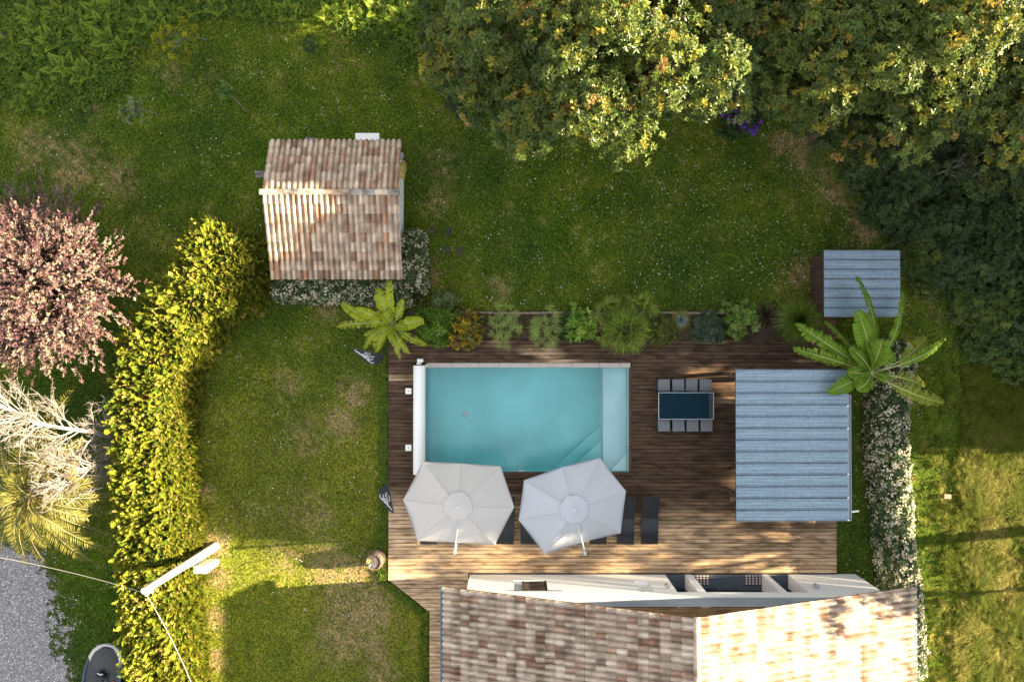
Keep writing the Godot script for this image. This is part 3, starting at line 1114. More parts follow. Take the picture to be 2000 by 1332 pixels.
	wp.box(Vector3((wa + wb) / 2, 1.53, zf + 0.18), Vector3(wb - wa - 0.002, 1.34 - 0.002, 0.014))
	var win := pb("window", wp, M.zinc, root)
	for k in 2:
		var st := MB.new()
		st.col = Color(0.09, 0.055, 0.04)
		st.box(Vector3([0.42, 1.25][k], 1.53, zf + 0.05), Vector3(0.07, 1.32, 0.05), 0.004)
		pb("shutter_stile", st, M.wood_y, win)
	for k in 9:
		var st := MB.new()
		var kk := R(0.85, 1.15)
		st.col = Color(0.20 * kk, 0.145 * kk, 0.115 * kk)
		st.box(Vector3(0.835, 0.95 + k * 0.145, zf + 0.06), Vector3(0.75, 0.135, 0.03), 0.005)
		pb("shutter_plank", st, M.wood, win)
	var rail := MB.new()
	rail.box(Vector3(0.93, 2.24, zf - 0.015), Vector3(1.75, 0.035, 0.03), 0.004)
	pb("shutter_rail", rail, M.frame_dark, root)
	# wall lamps
	for px in [1302.5, 1594.5]:
		var lx: float = (px - 1000.0) / FOCAL * (CAM_H - 2.05)
		var lm := MB.new()
		lm.lathe(Vector3(lx, 1.86, zf - 0.11), [Vector2(0.0, 0.0), Vector2(0.075, 0.0), Vector2(0.075, 0.24), Vector2(0.06, 0.24), Vector2(0.058, 0.20), Vector2(0.0, 0.2)], 18)
		lm.box(Vector3(lx, 1.96, zf - 0.03), Vector3(0.05, 0.05, 0.06))
		pb("wall_lamp", lm, M.alu, root)
	# moss cushions on the sunny slope
	var ms2 := MB.new()
	ms2.lathe(Vector3.ZERO, [Vector2(1.0, 0.0), Vector2(0.8, 0.5), Vector2(0.0, 0.8)], 7)
	var mxs := []
	var mcs := []
	var dr := (r - ridge).normalized()
	var nrr := Vector3.BACK.cross(dr).normalized()
	nrr = nrr if nrr.y > 0.0 else -nrr
	for i in 260:
		var row := rng.randi() % 17
		var p := ridge + dr * (r - ridge).length() * pow(R(0.05, 1.0), 0.7) + Vector3(0, 0, (row + 0.87) * dep / round(dep / 0.212)) + nrr * 0.03
		var sc := R(0.012, 0.035)
		mxs.append(Transform3D(Basis(Vector3.UP, R(0, TAU)).scaled(Vector3(sc * R(1.0, 2.2), sc, sc)), p))
		mcs.append(Color(0.13, 0.085, 0.03) * R(0.6, 1.2))
	multi("moss", ms2.mesh(), M.stone_bit, mxs, mcs, root)
	var sp := MB.new()
	sp.lathe(Vector3(4.78, 2.1, zf + 0.07), [Vector2(0.0, 0.0), Vector2(0.045, 0.0), Vector2(0.045, 0.12), Vector2(0.03, 0.12), Vector2(0.0, 0.1)], 14)
	pb("recess_spotlight", sp, M.edging, root)

func shed() -> void:
	var root := thing("garden_shed", "small white shed with a weathered pink clay tile roof on the lawn", "shed")
	var clays := []
	for k in [[0.78, 0.63, 0.50], [0.68, 0.52, 0.41], [0.86, 0.73, 0.60], [0.54, 0.35, 0.26], [0.64, 0.38, 0.24], [0.46, 0.31, 0.24]]:
		clays.append(lcol(k))
	var wts := [0.40, 0.20, 0.18, 0.11, 0.05, 0.06]
	var mt := tile_mat(61)
	var ra := W(511, 375, 3.3)
	var rb := W(782, 375, 3.3)
	var fa := W(531, 541, 2.25)
	var fb := W(784, 541, 2.25)
	var ka := W(525, 278, 2.45)
	var xl := (ra.x + fa.x + ka.x) / 3.0
	var xr := (rb.x + fb.x + W(782, 278, 2.45).x) / 3.0
	var rz := ra.z
	var wd := xr - xl
	var ms := clay_meshes(0.2, 0.40, clays)
	var f := Vector3(xl, 2.25, fa.z)
	var k := Vector3(xl, 2.45, ka.z)
	var rp := Vector3(xl, 3.3, rz)
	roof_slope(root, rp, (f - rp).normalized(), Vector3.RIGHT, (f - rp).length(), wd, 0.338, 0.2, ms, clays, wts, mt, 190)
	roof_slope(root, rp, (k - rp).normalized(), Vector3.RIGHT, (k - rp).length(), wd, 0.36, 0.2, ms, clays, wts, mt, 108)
	ridge_row(root, Vector3(xl - 0.08, 3.31, rz), Vector3(xr + 0.02, 3.31, rz), [clays[0], Color(0.5, 0.49, 0.47), Color(0.52, 0.5, 0.48), clays[2], Color(0.5, 0.5, 0.48), clays[1]], mt)
	var b := MB.new()
	var a0 := xl + 0.22
	var a1 := xr - 0.26
	var zb := k.z + 0.22
	var zf := f.z - 0.30
	b.box(Vector3((a0 + a1) / 2, 1.05, zf - 0.1), Vector3(a1 - a0, 2.1, 0.2))
	b.box(Vector3((a0 + a1) / 2, 1.15, zb + 0.1), Vector3(a1 - a0, 2.3, 0.2))
	for x in [a0 + 0.1, a1 - 0.1]:
		b.box(Vector3(x, 1.05, (zb + zf) / 2), Vector3(0.196, 2.096, zf - zb - 0.404))
		for q in [[zb + 0.2, zf - 0.2]]:
			for s in [-0.097, 0.097]:
				b.quad(Vector3(x + s, 2.1, q[0]), Vector3(x + s, 2.1, q[1]), Vector3(x + s, 3.18, rz), Vector3(x + s, 2.32, q[0]), Vector3(s, 0, 0))
			b.quad(Vector3(x - 0.097, 2.1, q[1]), Vector3(x + 0.097, 2.1, q[1]), Vector3(x + 0.097, 3.18, rz), Vector3(x - 0.097, 3.18, rz), Vector3(0, 1, 0.3))
			b.quad(Vector3(x - 0.097, 2.32, q[0]), Vector3(x + 0.097, 2.32, q[0]), Vector3(x + 0.097, 3.18, rz), Vector3(x - 0.097, 3.18, rz), Vector3(0, 1, -0.3))
	pb("wall", b, M.white_wall, root)
	for q in [f, k]:
		var u := MB.new()
		u.col = Color(0.2, 0.13, 0.08)
		var n := Vector3(0, (rp.z - q.z) if q.z < rp.z else (q.z - rp.z), 0)
		var dn := Vector3(0, -0.04, 0)
		var dd := Vector3(0, -0.10, 0)
		var e := Vector3(wd - 0.06, 0, 0)
		var p0: Vector3 = q + Vector3(0.03, 0, 0)
		var p1: Vector3 = rp + Vector3(0.03, 0, 0)
		u.quad(p0 + dn, p1 + dn, p1 + e + dn, p0 + e + dn, Vector3.UP)
		u.quad(p0 + dd, p1 + dd, p1 + e + dd, p0 + e + dd, Vector3.DOWN)
		u.quad(p0 + dn, p0 + e + dn, p0 + e + dd, p0 + dd, Vector3(0, 0, q.z - rp.z))
		u.quad(p0 + dn, p1 + dn, p1 + dd, p0 + dd, Vector3.LEFT)
		u.quad(p0 + e + dn, p1 + e + dn, p1 + e + dd, p0 + e + dd, Vector3.RIGHT)
		pb("roof_boarding", u, M.wood_z, root)
	# white tub behind the shed
	var t := thing("water_tub", "white lidded tub standing behind the tiled shed", "tub")
	var c := W(717, 275, 1.0)
	var tb := MB.new()
	tb.box(Vector3(c.x, 0.48, c.z + 0.06), Vector3(0.86, 0.96, 0.66), 0.05)
	pb("body", tb, M.white, t)
	var ld := MB.new()
	ld.box(Vector3(c.x, 0.985, c.z + 0.06), Vector3(0.92, 0.06, 0.72), 0.025)
	pb("lid", ld, M.white, t)
	# grey planks poking out beside the shed
	var spots := [[496, 336, 520, 338, 1.1], [498, 344, 520, 341, 1.25], [596, 270, 614, 276, 1.9]]
	for i in 3:
		var s: Array = spots[i]
		var pl := MB.new()
		var p0 := W(s[0], s[1], s[4])
		var p1 := W(s[2] + 20, s[3], s[4])
		var dv := (p1 - p0).normalized()
		pl.xf = Transform3D(Basis(dv, Vector3.UP, dv.cross(Vector3.UP)), (p0 + p1) / 2)
		pl.box(Vector3.ZERO, Vector3((p1 - p0).length(), 0.035, 0.12), 0.005)
		pl.xf = Transform3D()
		solo("timber_plank", pl, M.grey_wood, ["grey weathered plank left of the shed, the upper of two", "grey weathered plank left of the shed, the lower of two", "short grey plank poking out behind the shed roof"][i], "plank", "weathered planks beside the shed")
	# hose on the right wall
	var hs := thing("garden_hose", "yellow garden hose coiled on a holder at the shed's right wall", "hose")
	var hp := W(785, 330, 1.7)
	var xw := xr - 0.25
	var coil := MB.new()
	for j in 5:
		var pts := []
		var rad := []
		for i in 25:
			var a := TAU * i / 24.0
			pts.append(Vector3(xw + 0.05 + j * 0.035, 1.45 + sin(a) * 0.30, hp.z + cos(a) * (0.27 + 0.012 * j)))
			rad.append(0.014)
		coil.tube(pts, rad, 6, false)
	pb("coil", coil, M.hose, hs)
	var lp := MB.new()
	lp.tube([Vector3(xw + 0.10, 1.75, hp.z - 0.35), Vector3(xw + 0.28, 1.8, hp.z - 0.25), Vector3(xw + 0.30, 1.62, hp.z), Vector3(xw + 0.2, 1.45, hp.z + 0.2)], [0.014, 0.014, 0.014, 0.014], 6)
	pb("loose_end", lp, M.hose, hs)
	var rl := MB.new()
	rl.box(Vector3(xw + 0.12, 1.75, hp.z - 0.48), Vector3(0.2, 0.2, 0.22), 0.04)
	pb("holder", rl, M.gutter, hs)

func sheet(x0: float, x1: float, zc: float, w: float, y0: float, y1: float) -> MB:   # trapezoid metal roof sheet, ribs along x
	var b := MB.new()
	var rh := 0.042
	var g := 0.034 / w
	var pr := [[-0.5, -0.05], [-0.5 + g, -0.05], [-0.5 + g + 0.002, rh], [-0.465 + g, rh], [-0.43 + g, 0.0], [-0.21, 0.0], [-0.19, 0.008], [-0.15, 0.008], [-0.13, 0.0], [0.13, 0.0], [0.15, 0.008], [0.19, 0.008], [0.21, 0.0], [0.425, 0.0], [0.462, rh], [0.5, rh], [0.5, -0.06]]
	for i in pr.size() - 1:
		var a: Array = pr[i]
		var c: Array = pr[i + 1]
		var m := Vector3(0, c[0] - a[0], (a[1] - c[1]) / w)
		if i == pr.size() - 2:
			m = Vector3.BACK
		elif i == 1:
			m = Vector3.FORWARD
		b.quad(Vector3(x0, y0 + a[1], zc + a[0] * w), Vector3(x0, y0 + c[1], zc + c[0] * w), Vector3(x1, y1 + c[1], zc + c[0] * w), Vector3(x1, y1 + a[1], zc + a[0] * w), m)
	return b

func metal_roof(root: Node3D, a: Vector3, c: Vector3, n: int, slope: float) -> void:
	var w := (c.z - a.z) / n
	for i in n:
		pb("roof_sheet", sheet(a.x, c.x, a.z + (i + 0.5) * w, w - 0.004, a.y + (i % 2) * 0.003, a.y - slope + (i % 2) * 0.003), M.steel_roof, root)
	var sc := MB.new()
	for i in n:
		for k in 4:
			sc.lathe(Vector3(lerpf(a.x + 0.25, c.x - 0.25, k / 3.0), a.y + 0.04 - slope * (0.08 + 0.28 * k), a.z + i * w + 0.034 + 0.02), [Vector2(0.016, 0.0), Vector2(0.014, 0.012), Vector2(0.0, 0.014)], 7)
	pb("screws", sc, M.frame_dark, root).set_meta("kind", "stuff")
	var ul := MB.new()
	ul.col = Color(0.12, 0.085, 0.06)
	ul.box(Vector3((a.x + c.x) / 2, a.y - slope * 0.5 - 0.13, (a.z + c.z) / 2), Vector3(c.x - a.x - 0.06, 0.05, c.z - a.z - 0.04))
	pb("roof_boarding", ul, M.wood, root)

func hut() -> void:
	var root := thing("tool_hut", "small timber hut under a blue grey metal roof, among the right shrubs", "hut")
	var a := W(1610, 488, 2.2)
	var c := W(1761, 619, 2.2)
	metal_roof(root, a, c, 7, 0.05)
	var xl := W(1585.5, 505, 0.12).x
	var zt := W(1585.5, 505, 0.12).z
	var xr := c.x - 0.2
	var zb := c.z - 0.25
	var n := 15
	for i in n:
		for s in 2:
			var b := MB.new()
			var k := R(0.8, 1.2)
			b.col = Color(0.125 * k, 0.075 * k, 0.048 * k)
			var z := lerpf(zt, zb, (i + 0.5) / n)
			b.box(Vector3([xl, xr][s], 1.04, z), Vector3(0.024, 2.08, (zb - zt) / n - 0.006), 0.004)
			pb("wall_plank", b, M.wood_y, root)
	var m := int((xr - xl) / 0.15)
	for i in m:
		for s in 2:
			var b := MB.new()
			var k := R(0.8, 1.2)
			b.col = Color(0.125 * k, 0.075 * k, 0.048 * k)
			b.box(Vector3(lerpf(xl + 0.02, xr - 0.02, (i + 0.5) / m), 1.04, [zt, zb][s]), Vector3((xr - xl - 0.04) / m - 0.006, 2.08, 0.024), 0.004)
			pb("wall_plank", b, M.wood_y, root)
	# boardwalk from the hut to the deck
	var w := Node3D.new()
	w.name = nm("boardwalk")
	add_child(w)
	tag(w, "short plank boardwalk between the tool hut and the wooden deck", "boardwalk", "", "structure")
	var x0 := W(1612, 640, 0.1).x
	var x1 := W(1631, 640, 0.1).x
	var z := zb + 0.1
	while z < -0.5:
		var b := MB.new()
		var k := R(0.8, 1.3)
		b.col = Color(0.17 * k, 0.105 * k, 0.06 * k)
		b.box(Vector3((x0 + x1) / 2 - 0.1, 0.09, z), Vector3(x1 - x0 + 0.3, 0.03, 0.135), 0.005)
		pb("plank", b, M.wood, w)
		z += 0.145

func pavilion() -> void:
	var root := thing("pavilion", "open pavilion with a ribbed blue grey metal roof on the deck", "pavilion")
	var a := W(1437.5, 721.5, 2.6)
	var c := W(1659, 1018, 2.6)
	metal_roof(root, a, c, 13, 0.09)
	for q in [[a.x + 0.25, a.z + 0.22], [c.x - 0.55, a.z + 0.22], [a.x + 0.25, c.z - 0.75], [c.x - 0.55, c.z - 0.75]]:
		var b := MB.new()
		b.col = Color(0.15, 0.095, 0.06)
		b.box(Vector3(q[0], 1.24, q[1]), Vector3(0.14, 2.24, 0.14), 0.01)
		pb("post", b, M.wood_y, root)
	for q in [a.z + 0.22, c.z - 0.75]:
		var b := MB.new()
		b.col = Color(0.17, 0.10, 0.06)
		b.box(Vector3((a.x + c.x) / 2 - 0.08, 2.42, q), Vector3(c.x - a.x + 0.18, 0.12, 0.15), 0.01)
		pb("beam", b, M.wood, root)
	# gutter on the right edge
	var gx := c.x + 0.07
	var g := MB.new()
	var zl := a.z + 0.9
	g.box(Vector3(gx, 2.41, (zl + c.z) / 2), Vector3(0.12, 0.012, c.z - zl))
	g.box(Vector3(gx + 0.06, 2.46, (zl + c.z) / 2), Vector3(0.014, 0.10, c.z - zl))
	g.box(Vector3(gx - 0.06, 2.46, (zl + c.z) / 2), Vector3(0.01, 0.10, c.z - zl))
	g.box(Vector3(gx, 2.455, c.z + 0.004), Vector3(0.13, 0.1, 0.01))
	pb("gutter", g, M.gutter, root)
	for z in [c.z - 0.02, c.z - 0.82, c.z - 1.66, c.z - 3.3, c.z - 4.1]:
		var k := MB.new()
		k.box(Vector3(c.x + 0.01, 2.545, z), Vector3(0.08, 0.03, 0.045), 0.01)
		pb("gutter_clip", k, M.white, root)
	var d := MB.new()
	var dz := W(1680, 998, 2.3).z
	d.tube([Vector3(gx + 0.05, 2.38, dz + 0.02), Vector3(gx + 0.40, 2.32, dz)], [0.034, 0.034], 10)
	pb("spout", d, M.offwhite, root)

func umbrella(label: String, cpx: Array, verts: Array, mt: Material, arm_px: Array) -> void:
	var root := thing("cantilever_umbrella", label, "umbrella", "cantilever umbrellas over the loungers")
	var hub := W(cpx[0], cpx[1], 3.0)
	var rim := []
	for q in verts:
		rim.append(W(q[0], q[1], 2.42))
	var N := rim.size()
	var can := MB.new()
	var m := 6
	var pan := MB.new()
	for i in N:
		var a: Vector3 = rim[i]
		var c: Vector3 = rim[(i + 1) % N]
		for k in m:
			var t0 := lerpf(0.0, 1.0, float(k) / m)
			var t1 := lerpf(0.0, 1.0, float(k + 1) / m)
			var s := 4
			for j in s:
				var u0 := float(j) / s
				var u1 := float(j + 1) / s
				var f := func(t: float, u: float) -> Vector3:
					var p := hub.lerp(a.lerp(c, u), t)
					p.y = lerpf(3.08, 2.42, t) + 0.06 * sin(PI * t) - 0.10 * sin(PI * u) * t
					return p
				can.quad(f.call(t0, u0), f.call(t0, u1), f.call(t1, u1), f.call(t1, u0), Vector3.UP)
		can.quad(a, c, c + Vector3(0, -0.10, 0), a + Vector3(0, -0.10, 0), (a + c) / 2 - hub)
	pb("canopy", can, mt, root)
	# vent cap on top
	var cap := MB.new()
	var rimc := []
	for i in 8:
		var p: Vector3 = rim[i % N]
		var ang := TAU * i / 8.0 + 0.3
		rimc.append(Vector3(hub.x + cos(ang) * 0.52, 2.985, hub.z + sin(ang) * 0.52))
	for i in 8:
		cap.tri(hub + Vector3(0, 0.12, 0), rimc[i], rimc[(i + 1) % 8], Vector3.UP)
		cap.quad(rimc[i], rimc[(i + 1) % 8], rimc[(i + 1) % 8] + Vector3(0, -0.012, 0), rimc[i] + Vector3(0, -0.012, 0), rimc[i] - hub)
	pb("vent_cap", cap, mt, root)
	var fin := MB.new()
	fin.lathe(hub + Vector3(0, 0.11, 0), [Vector2(0.075, 0), Vector2(0.075, 0.03), Vector2(0.03, 0.05), Vector2(0, 0.05)], 14)
	pb("finial", fin, M.alu, root)
	for i in N:
		var rb := MB.new()
		var e: Vector3 = rim[i]
		rb.tube([hub + Vector3(0, -0.05, 0), hub.lerp(e, 0.5) + Vector3(0, 0.025, 0), e + Vector3(0, -0.03, 0)], [0.014, 0.014, 0.012], 5)
		pb("rib", rb, M.alu, root)
	# the rib lines show as seams on the cloth
	for i in N:
		var rb := MB.new()
		var e: Vector3 = rim[i]
		var pts := []
		var rad := []
		for k in 7:
			var t := lerpf(0.2, 1.0, k / 6.0)
			var p := hub.lerp(e, t)
			p.y = lerpf(3.08, 2.42, t) + 0.06 * sin(PI * t)
			pts.append(p)
			rad.append(0.012)
		rb.tube(pts, rad, 5)
		pb("seam", rb, mt, root)
	# arm through the cloth, mast and base
	var top := W(arm_px[0], arm_px[1], 3.05)
	var hit := W(arm_px[2], arm_px[3], 2.85)
	var foot := Vector3(top.x, 0.12, top.z)
	var am := MB.new()
	am.tube([top + Vector3(0, -0.06, 0), hit, hub + Vector3(0, -0.3, 0)], [0.034, 0.034, 0.03], 8)
	pb("arm", am, M.alu, root)
	var ms := MB.new()
	ms.tube([foot, foot + Vector3(0, 0.1, 0), top + Vector3(0, -0.02, 0)], [0.045, 0.045, 0.04], 12)
	pb("mast", ms, M.alu, root)
	var tc := MB.new()
	tc.box(top + Vector3(0, -0.02, 0), Vector3(0.10, 0.1, 0.13), 0.02)
	pb("mast_cap", tc, M.alu, root)
	var bs := MB.new()
	bs.box(foot + Vector3(0, 0.02, 0), Vector3(0.9, 0.035, 0.09), 0.008)
	bs.box(foot + Vector3(0, 0.022, 0), Vector3(0.09, 0.036, 0.9), 0.008)
	pb("base", bs, M.alu_dark, root)
	var ck := MB.new()
	ck.box(foot + Vector3(0.06, 1.1, -0.03), Vector3(0.1, 0.18, 0.1), 0.015)
	ck.tube([foot + Vector3(0.1, 1.1, -0.03), foot + Vector3(0.2, 1.1, -0.03), foot + Vector3(0.2, 1.0, -0.03)], [0.01, 0.01, 0.01], 6)
	pb("crank", ck, M.alu_dark, root)
	var tie := MB.new()
	var t0: Vector3 = hub.lerp(rim[1], 0.55) + Vector3(0, 0.09, 0)
	tie.tube([t0, t0 + Vector3(0.03, 0.012, 0.14), t0 + Vector3(0.02, 0.005, 0.28), t0 + Vector3(0.07, 0.0, 0.40)], [0.008, 0.009, 0.009, 0.006], 5)
	pb("closing_strap", tie, M.alu, root)

func umbrellas() -> void:
	umbrella("warm white cantilever parasol, the left one at the pool", [894.5, 989], [[825.5, 902], [901, 905.5], [978, 911], [1004.5, 990.5], [967, 1064.5], [890, 1060], [815, 1056.5], [787, 970 + 6]], M.canopy_warm, [888, 1079, 893, 1027])
	umbrella("cool grey white cantilever parasol turned askew, the right one at the pool", [1121.5, 995], [[1023.5, 938.5], [1098, 913], [1172, 894.5], [1223, 959], [1212.5, 1041.5], [1139, 1059], [1064, 1082.5], [1013, 1016]], M.canopy_cool, [1143, 1081, 1130, 1029])

func loungers() -> void:
	# sling lounger: backrest end away from the house
	var root := thing("sun_lounger", "", "sun lounger", "black sun loungers in a row on the deck")
	var prof := []
	for i in 25:
		var t := i / 24.0
		var z := lerpf(-0.95, 0.95, t)
		var y := 0.30
		if z < -0.05:
			var u := (-0.05 - z) / 0.9
			y = 0.30 + 0.36 * pow(u, 1.25) + 0.03 * sin(u * PI)
		else:
			y = 0.30 + 0.05 * sin((z + 0.05) / 1.0 * PI) - 0.02 * (z + 0.05)
		prof.append(Vector2(z, y))
	var b := MB.new()
	for i in prof.size() - 1:
		var p: Vector2 = prof[i]
		var q: Vector2 = prof[i + 1]
		var n1: Vector2 = (prof[mini(i + 1, 24)] - prof[maxi(i - 1, 0)]).normalized()
		var n2: Vector2 = (prof[mini(i + 2, 24)] - prof[i]).normalized()
		var a1 := Vector3(0, n1.x, -n1.y)
		var a2 := Vector3(0, n2.x, -n2.y)
		b.squad(Vector3(-0.29, p.y, p.x), Vector3(0.29, p.y, p.x), Vector3(0.29, q.y, q.x), Vector3(-0.29, q.y, q.x), a1, a1, a2, a2)
		b.squad(Vector3(-0.29, p.y - 0.012, p.x), Vector3(0.29, p.y - 0.012, p.x), Vector3(0.29, q.y - 0.012, q.x), Vector3(-0.29, q.y - 0.012, q.x), -a1, -a1, -a2, -a2)
	pb("sling", b, M.sling, root)
	for s in [-1.0, 1.0]:
		var r := MB.new()
		var pts := []
		var rad := []
		for i in range(0, 25, 2):
			pts.append(Vector3(0.31 * s, prof[i].y, prof[i].x))
			rad.append(0.021)
		r.tube(pts, rad, 8)
		pb("side_rail", r, M.black, root)
		for z in [-0.55, 0.62]:
			var l := MB.new()
			l.tube([Vector3(0.315 * s, 0.33, z), Vector3(0.315 * s, 0.0, z + 0.05)], [0.018, 0.018], 8)
			pb("leg", l, M.black, root)
	for z in [-0.92, 0.93]:
		var cb := MB.new()
		var y: float = prof[0].y if z < 0.0 else prof[24].y
		cb.tube([Vector3(-0.31, y, z), Vector3(0.31, y, z)], [0.02, 0.02], 8)
		pb("cross_bar", cb, M.black, root)
	var xs := [838, 989, 1035, 1170, 1224, 1270]
	var lb := ["black sun lounger mostly hidden under the left parasol, only its foot showing", "black sun lounger at the right edge of the left parasol", "black sun lounger whose foot shows between the two parasols", "black sun lounger mostly under the right parasol, its foot showing", "black sun lounger half under the right edge of the right parasol", "black sun lounger free of the parasols, nearest the pavilion"]
	for i in 6:
		var p := W(xs[i] - 1, 1015, 0.42)
		var o := root
		if i:
			o = copy(root, lb[i], Vector3(p.x, 0.12, p.z), R(-0.015, 0.015) - 0.02)
		else:
			o.position = Vector3(p.x, 0.12, p.z)
			o.set_meta("label", lb[0])

func dining() -> void:
	var t := thing("dining_table", "dark glass topped table in a pale frame on the deck", "table")
	var a := W(1285, 766, 0.74)
	var c := W(1393.5, 819, 0.74)
	var o := (a + c) / 2
	var sx := c.x - a.x
	var sz := c.z - a.z
	var y := 0.86
	var g := MB.new()
	g.box(Vector3(o.x - 0.0, y - 0.012, o.z), Vector3(sx - 0.05, 0.012, sz - 0.05))
	pb("glass_top", g, M.table_glass, t)
	var dk := MB.new()
	dk.box(Vector3(c.x - 0.115, y - 0.002, o.z), Vector3(0.14, 0.004, sz - 0.07))
	pb("dark_end_strip", dk, M.black, t)
	for q in [[o.x, a.z + 0.014, sx, 0.028], [o.x, c.z - 0.014, sx, 0.028], [a.x + 0.016, o.z, 0.032, sz - 0.056], [c.x - 0.016, o.z, 0.032, sz - 0.056]]:
		var f := MB.new()
		f.box(Vector3(q[0], y - 0.015, q[1]), Vector3(q[2], 0.045, q[3]), 0.006)
		pb("top_frame", f, M.gutter, t)
	for sxn in [-1.0, 1.0]:
		for szn in [-1.0, 1.0]:
			var l := MB.new()
			l.box(Vector3(o.x + sxn * (sx / 2 - 0.05), 0.12 + 0.34, o.z + szn * (sz / 2 - 0.05)), Vector3(0.07, 0.68, 0.07), 0.008)
			pb("leg", l, M.wicker, t)
	var ap := MB.new()
	ap.box(Vector3(o.x, y - 0.08, o.z), Vector3(sx - 0.06, 0.07, sz - 0.06), 0.01)
	pb("apron", ap, M.wicker, t)
	# cube stools
	var s := thing("cube_stool", "", "stool", "cube stools around the dining table")
	var b := MB.new()
	b.box(Vector3(0, 0.20, 0), Vector3(0.46, 0.40, 0.46), 0.015)
	pb("wicker_body", b, M.wicker, s)
	var p := MB.new()
	p.box(Vector3(0.0, 0.43, 0), Vector3(0.462, 0.06, 0.462), 0.018)
	pb("seat_pad", p, M.pad, s)
	var xs := [1297.5, 1325.5, 1352, 1379, 1297.5, 1326, 1353.5, 1381]
	var where := ["leftmost", "second from the left", "third from the left", "rightmost"]
	for i in 8:
		var q := W(xs[i], [752.5, 831][i / 4], 0.58)
		var lb: String = "grey topped cube stool, " + where[i % 4] + (" of the four above the table" if i < 4 else " of the four below the table")
		var st := s
		if i:
			st = copy(s, lb, Vector3(q.x, 0.121, q.z), R(-0.02, 0.03))
		else:
			s.position = Vector3(q.x, 0.121, q.z)
			s.set_meta("label", lb)

